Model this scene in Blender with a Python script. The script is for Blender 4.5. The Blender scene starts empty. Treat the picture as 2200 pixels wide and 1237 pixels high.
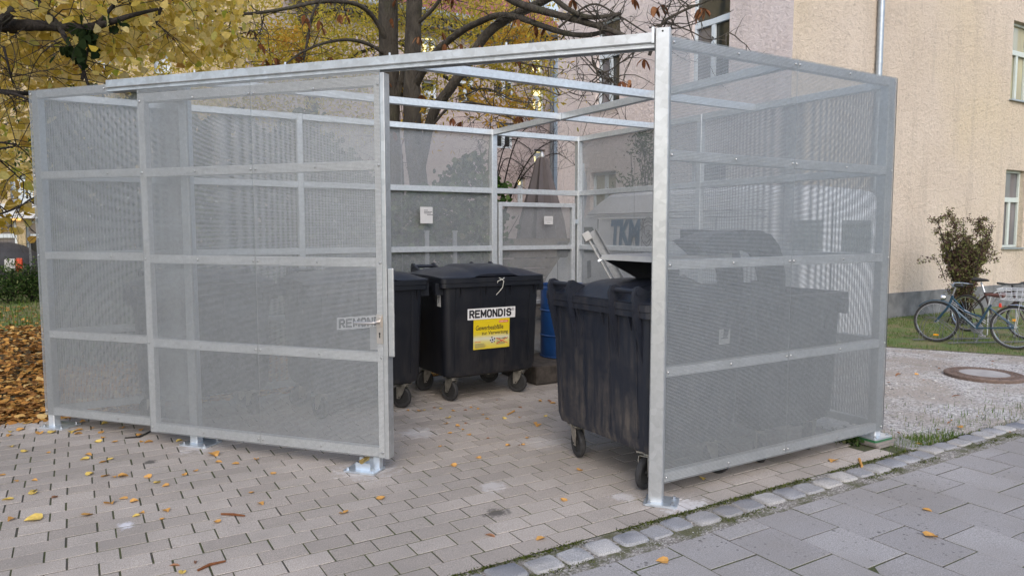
import bpy, math, random
import numpy as np
from mathutils import Vector, Matrix
R = math.radians
random.seed(7); rng = np.random.default_rng(11)
SC = bpy.context.scene
COL = SC.collection

# ---------------------------------------------------------------- camera, sky, sun, exposure
# World axes: X runs along the paving courses and the long wall, Y across them, Z up; the camera stands at the origin.
CAM_H, FPX, PITCH, YAW = 1.65, 1546.0, R(4.617), R(-31.16)
cd = bpy.data.cameras.new('camera'); cam = bpy.data.objects.new('camera', cd); COL.objects.link(cam)
cam.location = (0, 0, CAM_H)
cam.rotation_mode = 'XYZ'
cam.rotation_euler = (R(90) - PITCH, 0, YAW)
cd.sensor_width = 36; cd.lens = FPX / 2200 * 36; cd.clip_end = 500; cd.clip_start = 0.05
SC.camera = cam
SUN_EL, SUN_AZ = R(40), R(240)          # direction towards the sun, azimuth counter-clockwise from +X
w = bpy.data.worlds.new('World'); SC.world = w; w.use_nodes = True
nt = w.node_tree; bgn = nt.nodes['Background']
sky = nt.nodes.new('ShaderNodeTexSky'); sky.sky_type = 'NISHITA'; sky.sun_disc = False
sky.sun_elevation = SUN_EL; sky.sun_rotation = R(90) - SUN_AZ
sky.air_density = 1.0; sky.dust_density = 3.0; sky.ozone_density = 0.5; sky.altitude = 500
nt.links.new(sky.outputs[0], bgn.inputs[0]); bgn.inputs[1].default_value = 0.15
sl = bpy.data.lights.new('sun', 'SUN'); sl.energy = 0.75; sl.angle = R(50); sl.color = (1, .92, .82)
so = bpy.data.objects.new('sun', sl); COL.objects.link(so)
sd = Vector((math.cos(SUN_EL) * math.cos(SUN_AZ), math.cos(SUN_EL) * math.sin(SUN_AZ), math.sin(SUN_EL)))
so.rotation_euler = sd.to_track_quat('Z', 'Y').to_euler(); so.location = sd * 30
SC.view_settings.view_transform = 'Standard'; SC.view_settings.look = 'None'
SC.view_settings.exposure = 0.98; SC.view_settings.gamma = 1; SC.view_settings.use_curve_mapping = False
SC.cycles.transparent_max_bounces = 12; SC.cycles.max_bounces = 8; SC.cycles.diffuse_bounces = 4

# ---------------------------------------------------------------- measuring helpers (photo pixel -> place in the world)
def ray(px, py):
    x = (px - 1100) / FPX; yc = -(py - 618.5) / FPX
    c, s = math.cos(PITCH), math.sin(PITCH)
    ox, oy, oz = x, c + s * yc, -s + c * yc
    cu, su = math.cos(YAW), math.sin(YAW)
    return Vector((ox * cu - oy * su, ox * su + oy * cu, oz))
FWD = Vector((-math.sin(YAW), math.cos(YAW), 0))
CAM = Vector((0, 0, CAM_H))
def at(px, py, d):
    r = ray(px, py); return CAM + r * (d / r.dot(FWD))
def G(px, py, z=0.0):
    r = ray(px, py); return CAM + r * ((z - CAM_H) / r.z)
def on_v(px, py, v):
    r = ray(px, py); return CAM + r * (v / r.y)
def on_u(px, py, u):
    r = ray(px, py); return CAM + r * (u / r.x)

# ---------------------------------------------------------------- mesh builder
class MB:
    def __init__(s, o=(0, 0, 0)): s.v = []; s.f = []; s.o = Vector(o)
    def add(s, vs, fs):
        b = len(s.v); s.v += [tuple(x) for x in vs]; s.f += [tuple(b + i for i in f) for f in fs]; return s
    def box(s, c, size, rot=None):
        hx, hy, hz = size[0] / 2, size[1] / 2, size[2] / 2; c = Vector(c)
        vs = [Vector((x, y, z)) for x in (-hx, hx) for y in (-hy, hy) for z in (-hz, hz)]
        if rot is not None: vs = [rot @ q for q in vs]
        return s.add([c + q for q in vs], [(0, 1, 3, 2), (4, 6, 7, 5), (0, 4, 5, 1), (2, 3, 7, 6), (0, 2, 6, 4), (1, 5, 7, 3)])
    def bar(s, p, q, wd, ht, up=(0, 0, 1), bev=0.0):
        p, q = Vector(p), Vector(q); d = (q - p); L = d.length; d.normalize(); up = Vector(up)
        side = d.cross(up).normalized(); up = side.cross(d).normalized()
        if bev:
            a, b, c = wd / 2, ht / 2, bev
            pr = [(-a, -b + c), (-a + c, -b), (a - c, -b), (a, -b + c), (a, b - c), (a - c, b), (-a + c, b), (-a, b - c)]
        else: pr = [(-wd / 2, -ht / 2), (wd / 2, -ht / 2), (wd / 2, ht / 2), (-wd / 2, ht / 2)]
        n = len(pr); vs = [e + side * x + up * y for e in (p, q) for x, y in pr]
        return s.add(vs, [tuple(range(n))[::-1], tuple(range(n, 2 * n))] + [(i, (i + 1) % n, n + (i + 1) % n, n + i) for i in range(n)])
    def tube(s, pts, rad, n=8, cap=True):
        pts = [Vector(p) for p in pts]; m = len(pts)
        rad = [rad] * m if not hasattr(rad, '__len__') else rad
        t0 = (pts[1] - pts[0]).normalized(); a = t0.orthogonal().normalized(); vs = []
        for i, p in enumerate(pts):
            t = (pts[min(i + 1, m - 1)] - pts[max(i - 1, 0)])
            if t.length < 1e-9: t = t0
            t = t.normalized(); a = (a - t * a.dot(t))
            a = a.normalized() if a.length > 1e-6 else t.orthogonal().normalized()
            b = t.cross(a)
            for k in range(n):
                g = 2 * math.pi * k / n; vs.append(p + (a * math.cos(g) + b * math.sin(g)) * rad[i])
        fs = [(i * n + k, i * n + (k + 1) % n, (i + 1) * n + (k + 1) % n, (i + 1) * n + k) for i in range(m - 1) for k in range(n)]
        if cap: fs += [tuple(range(n))[::-1], tuple(range((m - 1) * n, m * n))]
        return s.add(vs, fs)
    def lathe(s, prof, c=(0, 0, 0), axis='z', n=24, rot=None):
        vs = []; c = Vector(c)
        for r, h in prof:
            for k in range(n):
                g = 2 * math.pi * k / n; x, y = r * math.cos(g), r * math.sin(g)
                q = Vector((x, y, h)) if axis == 'z' else (Vector((h, x, y)) if axis == 'x' else Vector((x, h, y)))
                if rot is not None: q = rot @ q
                vs.append(c + q)
        m = len(prof)
        fs = [(i * n + k, i * n + (k + 1) % n, (i + 1) * n + (k + 1) % n, (i + 1) * n + k) for i in range(m - 1) for k in range(n)]
        if prof[0][0] > 1e-5 and prof[0] != prof[-1]: fs.append(tuple(range(n))[::-1])
        if prof[-1][0] > 1e-5 and prof[0] != prof[-1]: fs.append(tuple(range((m - 1) * n, m * n)))
        return s.add(vs, fs)
    def prism(s, poly, fn, a, b):
        """poly of 2D points, fn(x, y, t) -> 3D, between t=a and t=b"""
        n = len(poly); vs = [fn(x, y, t) for t in (a, b) for x, y in poly]
        return s.add(vs, [tuple(range(n))[::-1], tuple(range(n, 2 * n))] + [(i, (i + 1) % n, n + (i + 1) % n, n + i) for i in range(n)])
    def loft(s, rings, cap=True):
        n = len(rings[0]); vs = [q for r in rings for q in r]; m = len(rings)
        fs = [(i * n + k, i * n + (k + 1) % n, (i + 1) * n + (k + 1) % n, (i + 1) * n + k) for i in range(m - 1) for k in range(n)]
        if cap: fs += [tuple(range(n))[::-1], tuple(range((m - 1) * n, m * n))]
        return s.add(vs, fs)
    def build(s, name, mat, parent=None, smooth=False, angle=40, bevel=0):
        me = bpy.data.meshes.new(name)
        o = s.o
        me.from_pydata([(x - o.x, y - o.y, z - o.z) for x, y, z in s.v], [], s.f); me.update()
        return link(name, me, mat, parent, smooth, angle, bevel)
def link(name, me, mat, parent=None, smooth=False, angle=40, bevel=0):
    if mat is not None and not me.materials: me.materials.append(mat)
    ob = bpy.data.objects.new(name, me); COL.objects.link(ob)
    if parent is not None: ob.parent = parent
    if smooth:
        me.polygons.foreach_set('use_smooth', [True] * len(me.polygons))
        me.set_sharp_from_angle(angle=R(angle))
    if bevel:
        b = ob.modifiers.new('bevel', 'BEVEL'); b.width = bevel; b.segments = 2; b.limit_method = 'ANGLE'; b.angle_limit = R(35)
    return ob
def rrect(hx, hy, z, r=.06, k=5):
    out = []
    for cx, cy, a0 in ((hx - r, hy - r, 0), (-hx + r, hy - r, 90), (-hx + r, -hy + r, 180), (hx - r, -hy + r, 270)):
        for i in range(k + 1):
            a = R(a0 + 90 * i / k); out.append((cx + r * math.cos(a), cy + r * math.sin(a), z))
    return out
def np_mesh(name, verts, faces_flat, nper, mat, parent=None):
    me = bpy.data.meshes.new(name); nv = len(verts); nf = len(faces_flat) // nper
    me.vertices.add(nv); me.vertices.foreach_set('co', np.asarray(verts, np.float32).ravel())
    me.loops.add(len(faces_flat)); me.loops.foreach_set('vertex_index', np.asarray(faces_flat, np.int32))
    me.polygons.add(nf); me.polygons.foreach_set('loop_start', np.arange(0, nf * nper, nper, dtype=np.int32))
    me.update(calc_edges=True); me.validate()
    return link(name, me, mat, parent)
def tag(o, label=None, cat=None, group=None, kind=None):
    if label: o['label'] = label
    if cat: o['category'] = cat
    if group: o['group'] = group
    if kind: o['kind'] = kind
    return o
def thing(name, label, cat, loc=(0, 0, 0), rz=0, group=None):
    o = bpy.data.objects.new(name, None); COL.objects.link(o); o.empty_display_size = .1
    o.location = loc; o.rotation_euler = (0, 0, rz)
    return tag(o, label, cat, group)
KIDS = {}
def kids(o): return [c for c in bpy.data.objects if c.parent == o]
def dup(root, loc=None, rz=None, label=None, skip=()):
    def cp(o, par):
        c = o.copy(); COL.objects.link(c); c.parent = par
        for ch in kids(o):
            if ch.name.split('.')[0] not in skip: cp(ch, c)
        return c
    r = cp(root, None)
    if loc is not None: r.location = loc
    if rz is not None: r.rotation_euler = (0, 0, rz)
    if label: r['label'] = label
    return r
def text_mesh(body, size, bold=0.0, sx=1.0, shear=0.0, extrude=.0006):
    c = bpy.data.curves.new('t', 'FONT'); c.body = body; c.size = size; c.offset = bold; c.shear = shear
    c.extrude = extrude; c.resolution_u = 3; c.align_x = 'LEFT'
    o = bpy.data.objects.new('t', c); COL.objects.link(o)
    me = bpy.data.meshes.new_from_object(o.evaluated_get(bpy.context.evaluated_depsgraph_get()))
    bpy.data.objects.remove(o); bpy.data.curves.remove(c); me.materials.clear()
    n = len(me.vertices); a = np.empty(n * 3, np.float32); me.vertices.foreach_get('co', a); a = a.reshape(-1, 3); a[:, 0] *= sx
    me.vertices.foreach_set('co', a.ravel()); me.update()
    return me, (a[:, 0].min(), a[:, 0].max(), a[:, 1].min(), a[:, 1].max())
def put_text(name, body, mat, parent, origin, xdir, ydir, height=None, width=None, bold=0, shear=0, sx=1.0):
    """lettering laid on a face: origin = lower left, xdir along the line, ydir up"""
    me, (x0, x1, y0, y1) = text_mesh(body, 1.0, bold, sx, shear, .004)
    sy = height / (y1 - y0) if height else None; sxx = width / (x1 - x0) if width else sy
    if sy is None: sy = sxx
    xd, yd = Vector(xdir).normalized(), Vector(ydir).normalized(); nd = xd.cross(yd); o = Vector(origin)
    n = len(me.vertices); a = np.empty(n * 3, np.float32); me.vertices.foreach_get('co', a); a = a.reshape(-1, 3)
    X = (a[:, 0:1] - x0) * sxx; Y = (a[:, 1:2] - y0) * sy; Z = a[:, 2:3] * .15
    b = np.array(o)[None] + X * np.array(xd)[None] + Y * np.array(yd)[None] + Z * np.array(nd)[None]
    me.vertices.foreach_set('co', b.astype(np.float32).ravel()); me.update()
    return link(name, me, mat, parent)

# ---------------------------------------------------------------- materials
class Mt:
    def __init__(s, name):
        s.m = bpy.data.materials.new(name); s.m.use_nodes = True; s.t = s.m.node_tree; s.n = s.t.nodes
        s.p = s.n['Principled BSDF']; s.out = s.n['Material Output']
    def new(s, ty, **kw):
        x = s.n.new(ty)
        for k, v in kw.items(): setattr(x, k, v)
        return x
    def l(s, a, b): s.t.links.new(a, b)
    def coord(s, kind='Object', scale=None):
        tc = s.new('ShaderNodeTexCoord'); o = tc.outputs[kind]
        if scale is not None:
            mp = s.new('ShaderNodeMapping'); mp.inputs['Scale'].default_value = scale if hasattr(scale, '__len__') else (scale,) * 3
            s.l(o, mp.inputs[0]); o = mp.outputs[0]
        return o
    def pos(s):
        return s.new('ShaderNodeNewGeometry').outputs['Position']
    def noise(s, vec, scale, detail=4, rough=.55, dist=0):
        x = s.new('ShaderNodeTexNoise'); x.inputs['Scale'].default_value = scale; x.inputs['Detail'].default_value = detail
        x.inputs['Roughness'].default_value = rough; x.inputs['Distortion'].default_value = dist
        if vec is not None: s.l(vec, x.inputs['Vector'])
        return x.outputs[0]
    def voro(s, vec, scale, feat='F1', out='Distance', rnd=1):
        x = s.new('ShaderNodeTexVoronoi'); x.feature = feat; x.inputs['Scale'].default_value = scale; x.inputs['Randomness'].default_value = rnd
        s.l(vec, x.inputs['Vector']); return x.outputs[out]
    def ramp(s, fac, stops, interp='LINEAR'):
        x = s.new('ShaderNodeValToRGB'); x.color_ramp.interpolation = interp; e = x.color_ramp.elements
        while len(e) < len(stops): e.new(.5)
        for el, (p, c) in zip(e, stops):
            el.position = p; el.color = (*c, 1) if hasattr(c, '__len__') else (c, c, c, 1)
        s.l(fac, x.inputs[0]); return x.outputs[0]
    def mix(s, fac, a, b, mode='MIX'):
        x = s.new('ShaderNodeMix', data_type='RGBA', blend_type=mode)
        for sock, val in ((x.inputs[0], fac), (x.inputs[6], a), (x.inputs[7], b)):
            if hasattr(val, 'default_value') or hasattr(val, 'is_linked'): s.l(val, sock)
            elif sock == x.inputs[0]: sock.default_value = val
            else: sock.default_value = (*val, 1) if hasattr(val, '__len__') else (val, val, val, 1)
        return x.outputs[2]
    def math(s, op, a, b=None):
        x = s.new('ShaderNodeMath', operation=op)
        for i, val in enumerate((a, b)):
            if val is None: continue
            if hasattr(val, 'is_linked'): s.l(val, x.inputs[i])
            else: x.inputs[i].default_value = val
        return x.outputs[0]
    def island(s): return s.new('ShaderNodeNewGeometry').outputs['Random Per Island']
    def color(s, c):
        if hasattr(c, 'is_linked'): s.l(c, s.p.inputs['Base Color'])
        else: s.p.inputs['Base Color'].default_value = (*c, 1)
        return s
    def set(s, rough=None, metal=None, spec=None, **kw):
        for k, v in (('Roughness', rough), ('Metallic', metal), ('Specular IOR Level', spec)):
            if v is None: continue
            if hasattr(v, 'is_linked'): s.l(v, s.p.inputs[k])
            else: s.p.inputs[k].default_value = v
        return s
    def bump(s, h, strength=.3, dist=.01):
        b = s.new('ShaderNodeBump'); b.inputs['Strength'].default_value = strength; b.inputs['Distance'].default_value = dist
        s.l(h, b.inputs['Height']); s.l(b.outputs[0], s.p.inputs['Normal']); return s
def plain(name, c, rough=.6, metal=0, var=.12, nscale=12):
    m = Mt(name); q = m.noise(m.coord(), nscale, 4)
    lo = tuple(max(0, x * (1 - var)) for x in c); hi = tuple(min(1, x * (1 + var)) for x in c)
    m.color(m.ramp(q, [(.3, lo), (.7, hi)])); m.set(rough, metal); return m.m
def galv(name, base, rough=.42, metal=.75, spangle=55, con=.16):
    m = Mt(name); co = m.pos()
    a = m.voro(co, spangle, out='Color'); sp = m.new('ShaderNodeSeparateColor'); m.l(a, sp.inputs[0])
    f = m.math('ADD', m.math('MULTIPLY', sp.outputs[0], .22), m.math('ADD', m.math('MULTIPLY', m.noise(co, 3.5, 7, .65), .55), m.math('MULTIPLY', m.noise(co, 35, 4), .23)))
    lo = tuple(x * (1 - con) for x in base); hi = tuple(min(1, x * (1 + con)) for x in base)
    c = m.ramp(f, [(.25, lo), (.75, hi)])
    m.color(c); m.set(m.ramp(f, [(.2, rough + .08), (.8, rough - .08)]), metal); m.bump(m.noise(co, 90, 2), .04, .002)
    return m.m
M = {}
M['galv'] = galv('galvanised_steel', (.52, .55, .575), .36, .5)
M['galv_main'] = galv('galvanised_main', (.42, .435, .445), .36, .6, 26, .2)
M['galv_lit'] = galv('galvanised_lit', (.74, .76, .78), .42, .15)  # same steel, colour lightened to look lit behind the shading sheets
M['galv_dull'] = galv('galvanised_dull', (.52, .545, .57), .42, .5)
M['perf'] = galv('perforated_sheet', (.33, .344, .354), .38, .65, 60, .13)
M['zinc'] = galv('zinc_plate', (.60, .66, .72), .34, .75, 30)
M['bolt'] = plain('bolt_steel', (.42, .43, .44), .35, .9)
M['brass'] = plain('brass', (.55, .40, .15), .3, .9)
M['satin'] = plain('satin_steel', (.62, .58, .55), .32, .9, .05)
M['black_hole'] = plain('keyhole', (.01, .01, .01), .8)
M['white_paint'] = plain('van_white', (.82, .84, .87), .35, 0, .04, 3)
M['seam'] = plain('seam_grey', (.16, .17, .18), .6)
M['glass_dark'] = plain('dark_glass', (.03, .04, .045), .06, 0, .3, 2)
M['van_glass'] = plain('van_glass', (.10, .125, .12), .08, 0, .2, 2)
M['blue_letters'] = plain('blue_letters', (.045, .16, .29), .5)
M['ink'] = plain('ink_black', (.012, .013, .015), .6)
M['ink_soft'] = plain('ink_grey', (.10, .10, .11), .6)
M['paper'] = plain('paper_white', (.50, .50, .50), .7, 0, .04)
M['clamp_grey'] = plain('clamp_grey', (.34, .34, .33), .5)
M['red'] = plain('red_print', (.60, .07, .03), .6)
M['tyre'] = plain('tyre_rubber', (.022, .022, .023), .75, 0, .4, 30)
M['fork'] = plain('fork_zinc', (.36, .34, .30), .4, .8, .3, 25)
M['rubber'] = plain('black_rubber', (.02, .02, .02), .6)
def bin_mat(name, base, dirt=.5, rg=.42):
    m = Mt(name); co = m.coord('Object'); st = m.coord('Object', (9, 9, 1.1))
    n1 = m.noise(st, 1.6, 6, .65); n2 = m.noise(co, 5, 8, .7); n3 = m.noise(co, 60, 3)
    low = m.new('ShaderNodeSeparateXYZ'); m.l(co, low.inputs[0])
    zf = m.ramp(low.outputs[2], [(.22, 1.0), (.85, .25)])
    f = m.math('MULTIPLY', m.math('MULTIPLY', m.ramp(n1, [(.42, 0.0), (.62, 1.0)]), m.ramp(n2, [(.36, 0.0), (.58, 1.0)])), zf)
    c = m.mix(m.math('MULTIPLY', f, dirt), tuple(base), (.15, .125, .10))
    sc = m.ramp(m.noise(m.coord('Object', (2, 2, 40)), 3, 5, .7, 1.5), [(.69, 0.0), (.74, .35)])
    c = m.mix(sc, c, (.16, .16, .165))
    m.color(c); m.set(m.ramp(n2, [(.3, rg), (.7, rg + .16)])); m.bump(n3, .12, .002); return m.m
M['bin'] = bin_mat('black_plastic', (.004, .0055, .010), .18)
M['bin_lid'] = bin_mat('lid_plastic', (.012, .015, .024), .2, .32)
M['bin_old'] = bin_mat('worn_plastic', (.011, .014, .023), .75)

# ---------------------------------------------------------------- SETTING: ground sheets
def sheet(name, poly, z, mat, kind='structure', thick=0):
    return tag(MB().add([(x, y, z) for x, y in poly], [tuple(range(len(poly)))]).build(name, mat), kind=kind)
def soil_mat():
    m = Mt('soil'); p = m.pos(); n = m.noise(p, 3, 8, .65); k = m.noise(p, 45, 4)
    m.color(m.mix(m.math('MULTIPLY', k, .6), m.ramp(n, [(.3, (.055, .042, .028)), (.55, (.10, .075, .045)), (.75, (.15, .12, .07))]), (.05, .06, .02)))
    m.set(.95); m.bump(k, .5, .02); return m.m
sheet('ground', [(-90, -60), (120, -60), (120, 120), (-90, 120)], -.05, soil_mat())
def gravel_mat():
    m = Mt('gravel'); p = m.pos()
    c = m.voro(p, 55, out='Color'); s = m.new('ShaderNodeSeparateColor'); m.l(c, s.inputs[0])
    d = m.voro(p, 55); big = m.noise(p, 1.3, 5, .6); fine = m.noise(p, 140, 3)
    base = m.ramp(s.outputs[0], [(0, (.20, .193, .19)), (.5, (.36, .35, .345)), (1, (.55, .54, .53))])
    base = m.mix(m.ramp(big, [(.40, 0.0), (.60, .8)]), base, (.27, .235, .20))
    base = m.mix(m.ramp(m.noise(p, 4, 5), [(.60, 0.0), (.72, .45)]), base, (.12, .13, .05))
    m.color(base); m.set(.9); m.bump(m.math('ADD', m.math('MULTIPLY', d, -1), m.math('MULTIPLY', fine, .3)), .6, .012); return m.m
M['gravel'] = gravel_mat()
sheet('gravel_path', [(5.22, 2.98), (40, 2.98), (40, 7.9), (10.05, 7.9), (10.05, 30), (5.4, 30), (5.4, 7.35), (5.22, 7.3)], -.012, M['gravel'])
def joint_mat():
    m = Mt('joint_sand'); p = m.pos(); n = m.noise(p, 2.2, 5, .6); k = m.noise(p, 70, 4, .7)
    moss = m.ramp(m.math('ADD', m.math('MULTIPLY', n, .7), m.math('MULTIPLY', k, .4)), [(.48, 0.0), (.58, 1.0)])
    c = m.mix(moss, m.ramp(k, [(.3, (.035, .031, .027)), (.7, (.09, .08, .07))]), m.ramp(k, [(.3, (.025, .032, .010)), (.7, (.075, .085, .030))]))
    m.color(c); m.set(.95); m.bump(k, .6, .01); return m.m
M['joint'] = joint_mat()
def grit_mat():
    m = Mt('grit'); p = m.pos(); n = m.noise(p, 5.5, 5, .6); k = m.voro(p, 120, out='Color'); s = m.new('ShaderNodeSeparateColor'); m.l(k, s.inputs[0])
    moss = m.ramp(m.math('ADD', m.math('MULTIPLY', n, .75), m.math('MULTIPLY', m.noise(p, 60, 3), .25)), [(.46, 0.0), (.58, 1.0)]); f = m.noise(p, 150, 3)
    c = m.mix(moss, m.ramp(s.outputs[0], [(0, (.11, .10, .09)), (.6, (.22, .205, .19)), (1, (.42, .40, .38))]), m.ramp(f, [(.3, (.045, .048, .022)), (.7, (.12, .118, .060))]))
    m.color(c); m.set(.95); m.bump(m.math('ADD', f, s.outputs[0]), .5, .01); return m.m
sheet('joint_sand', [(-14, 2.985), (5.3, 2.985), (5.3, 7.28), (-14, 7.28)], -.0035, M['joint'])
sheet('grit_strip', [(-14, 2.695), (40, 2.695), (40, 2.985), (-14, 2.985)], -.002, grit_mat())
sheet('slab_bedding', [(-14, -14), (40, -14), (40, 2.695), (-14, 2.695)], -.003, M['joint'])

def paver_mat(name, lo, hi, grain, stain, dust=()):
    m = Mt(name); p = m.pos(); isl = m.island(); n = m.noise(p, 1.1, 6, .6); k = m.noise(p, 160, 3, .8); g = m.noise(p, 26, 4)
    c = m.ramp(isl, [(0, lo), (1, hi)])
    c = m.mix(1, c, m.ramp(k, [(.28, .5), (.5, 1.0), (.74, 1.6)]), 'MULTIPLY') if grain else c
    c = m.mix(m.ramp(n, [(.40, 0.0), (.70, .6)]), c, (.20, .185, .17))
    c = m.mix(m.ramp(g, [(.62, 0.0), (.78, .5)]), c, tuple(x * .5 for x in lo))
    if stain:
        sp = m.voro(p, 7.0, rnd=1); bl = m.noise(p, 2.5, 4)
        f = m.math('MULTIPLY', m.ramp(m.math('ADD', sp, m.math('MULTIPLY', m.noise(p, 24, 3), .12)), [(.10, 1.0), (.155, 0.0)]), m.ramp(bl, [(.40, 0.0), (.55, .8)]))
        sp2 = m.voro(p, 23.0); f2 = m.math('MULTIPLY', m.ramp(sp2, [(.12, .75), (.2, 0.0)]), m.ramp(bl, [(.45, 0.0), (.6, 1.0)]))
        c = m.mix(m.math('MAXIMUM', f, f2), c, (.055, .052, .050))
    for (x, y, r, amt, col) in dust:           # drilling dust and blotches lying where they fell
        vm = m.new('ShaderNodeVectorMath', operation='DISTANCE'); m.l(p, vm.inputs[0]); vm.inputs[1].default_value = (x, y, 0)
        q = m.math('ADD', m.math('MULTIPLY', vm.outputs['Value'], 1 / r), m.math('MULTIPLY', m.math('SUBTRACT', m.noise(p, 14, 9, .8), .5), 3.4))
        c = m.mix(m.ramp(q, [(.3, amt), (.75, 0.0)]), c, col)
    m.color(c); m.set(.88, spec=.3); m.bump(m.math('ADD', m.math('MULTIPLY', k, .6), g), .3, .004); return m.m
ABt = Vector((5.27 - 2.26 + .28, 3.19 - 7.11, 0)).normalized(); ABn = Vector((ABt.y, -ABt.x, 0))   # along the door wall / outwards
A, B, C, D = Vector((-.28, 7.11, 0)), Vector((3.01, 3.19, 0)), Vector((5.27, 3.19, 0)), Vector((5.27, 7.117, 0))
white = (.52, .51, .52)
pm = paver_mat('pavers', (.285, .255, .228), (.372, .336, .304), True, False,
               [(*G(1475, 1085)[:2], .22, .75, white), (*G(1340, 1068)[:2], .12, .6, white), (*G(1060, 1045)[:2], .14, .45, white), (*G(790, 1010)[:2], .30, .45, white),
                (*G(900, 930)[:2], .22, .5, white), (*G(430, 960)[:2], .22, .45, white), (*G(110, 915)[:2], .25, .45, white), (*G(268, 1128)[:2], .07, .8, (.55, .56, .62)),
                (*G(1068, 1100)[:2], .11, .9, (.075, .068, .062)), (*G(322, 992)[:2], .07, .9, (.075, .07, .065)), (*G(1165, 950)[:2], .25, .3, white)])
def blocks(name, u0, u1, v0, v1, L, Wd, joint, mat, offs, along='u', thick=.03, jit=.0016, cham=.004, keep=None, gapv=.35):
    """courses of blocks as one paved sheet, every block its own island"""
    mb = MB(); row = 0; y = v0
    while y < v1 - 1e-6:
        x = u0 - L + offs[row % len(offs)] * L + random.uniform(-.008, .008)
        while x < u1:
            cx, cy = x + L / 2, y + Wd / 2
            if keep is None or keep(cx, cy):
                a, b = max(u0, x + joint / 2 + random.uniform(0, jit * 1.5)), min(u1, x + L - joint / 2 - random.uniform(0, jit * 1.5))
                if b - a < .02: x += L; continue
                c, d = y + joint * gapv + random.uniform(0, jit), y + Wd - joint * gapv - random.uniform(0, jit)
                z = random.uniform(-.0015, .0015); tx, ty = random.uniform(-.008, .008), random.uniform(-.012, .012)
                def P(px, py, dz):
                    zz = z + dz + (px - cx) * tx + (py - cy) * ty
                    return (px, py, zz) if along == 'u' else (py, px, zz)
                e = cham
                vs = [P(a, c, -thick), P(b, c, -thick), P(b, d, -thick), P(a, d, -thick),
                      P(a, c, -e), P(b, c, -e), P(b, d, -e), P(a, d, -e),
                      P(a + e, c + e, 0), P(b - e, c + e, 0), P(b - e, d - e, 0), P(a + e, d - e, 0)]
                fs = [(8, 9, 10, 11)] + [(i, (i + 1) % 4, 4 + (i + 1) % 4, 4 + i) for i in range(4)] + [(4 + i, 4 + (i + 1) % 4, 8 + (i + 1) % 4, 8 + i) for i in range(4)]
                if along != 'u': fs = [f[::-1] for f in fs]
                mb.add(vs, fs)
            x += L
        y += Wd; row += 1
    return tag(mb.build(name, mat), kind='structure')
blocks('brick_paving', -6.0, 5.2, 2.995, 7.25, .232, .1467, .0058, pm, (0, .36, .02, .39), gapv=.60, cham=.0015, jit=.0022, keep=lambda x, y: x < 5.12 + .1 * math.sin(y * 9))
slm = paver_mat('slabs', (.242, .234, .236), (.29, .282, .283), True, True)
# foreground slabs: courses run along Y, joints staggered by half a slab
blocks('slab_pavement', -2.0, 2.705, .25, 9.9, .382, .333, .007, slm, (.0, .5), along='v', cham=.0012, gapv=.5)
# row of granite setts
stm = paver_mat('setts', (.20, .21, .235), (.34, .335, .33), True, False)
mb = MB(); x = .3
while x < 14:
    L = random.uniform(.135, .185); wv = random.uniform(.128, .152); cy = 2.868 + random.uniform(-.012, .012) + (.035 if x > 5.2 else 0)
    n = 24; top = []; mid = []; a0 = random.uniform(-.06, .06); hh = random.uniform(-.003, .004)
    for k in range(n):
        g = 2 * math.pi * k / n; ex = 9.0
        r = (abs(math.cos(g)) ** ex + abs(math.sin(g)) ** ex) ** (-1 / ex) * random.uniform(.96, 1.02)
        qx, qy = r * math.cos(g) * L / 2, r * math.sin(g) * wv / 2
        qx, qy = qx * math.cos(a0) - qy * math.sin(a0), qx * math.sin(a0) + qy * math.cos(a0)
        mid.append((x + L / 2 + qx, cy + qy, .002 + hh)); top.append((x + L / 2 + qx * .93, cy + qy * .91, .010 + hh + random.uniform(-.002, .002)))
    bot = [(p[0], p[1], -.04) for p in mid]
    mb.loft([bot, mid, top]); x += L + random.uniform(.016, .034)
tag(mb.build('kerb_setts', stm, smooth=True, angle=50), kind='structure')
# grass bank in front of the yellow house and by the fence
def grass_mat():
    m = Mt('lawn'); p = m.pos(); n = m.noise(p, 3, 5); k = m.noise(p, 60, 4)
    m.color(m.mix(m.ramp(n, [(.42, 0.0), (.60, .75)]), m.ramp(k, [(.3, (.045, .075, .016)), (.7, (.13, .19, .05))]), (.17, .135, .075))); m.set(.95); m.bump(k, .6, .02); return m.m
M['lawn'] = grass_mat()
GRASS = [(9.75, 6.0), (10.62, 4.55), (11.4, 3.3), (40, 3.3), (40, 7.93), (9.3, 7.93), (9.3, 6.9)]
sheet('lawn', GRASS, -.004, M['lawn'])
sheet('back_lawn', [(-40, 14.0), (4.9, 14.0), (4.9, 27.9), (-40, 27.9)], -.03, M['lawn'])

def inside(x, y, poly):
    r = False; n = len(poly)
    for i in range(n):
        (x1, y1), (x2, y2) = poly[i], poly[(i + 1) % n]
        if (y1 > y) != (y2 > y) and x < (x2 - x1) * (y - y1) / (y2 - y1) + x1: r = not r
    return r
def leaf_mat(name, stops, trans=.45):
    m = Mt(name); isl = m.island(); c = m.ramp(isl, stops, 'LINEAR'); c = m.mix(.35, c, m.mix(1, c, m.ramp(m.noise(m.pos(), 40, 2), [(.3, .55), (.7, 1.4)]), 'MULTIPLY'))
    m.n.remove(m.p); d = m.new('ShaderNodeBsdfDiffuse'); t = m.new('ShaderNodeBsdfTranslucent'); x = m.new('ShaderNodeMixShader'); x.inputs[0].default_value = trans
    m.l(c, d.inputs[0]); m.l(c, t.inputs[0]); m.l(d.outputs[0], x.inputs[1]); m.l(t.outputs[0], x.inputs[2]); m.l(x.outputs[0], m.out.inputs[0]); return m.m
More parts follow.
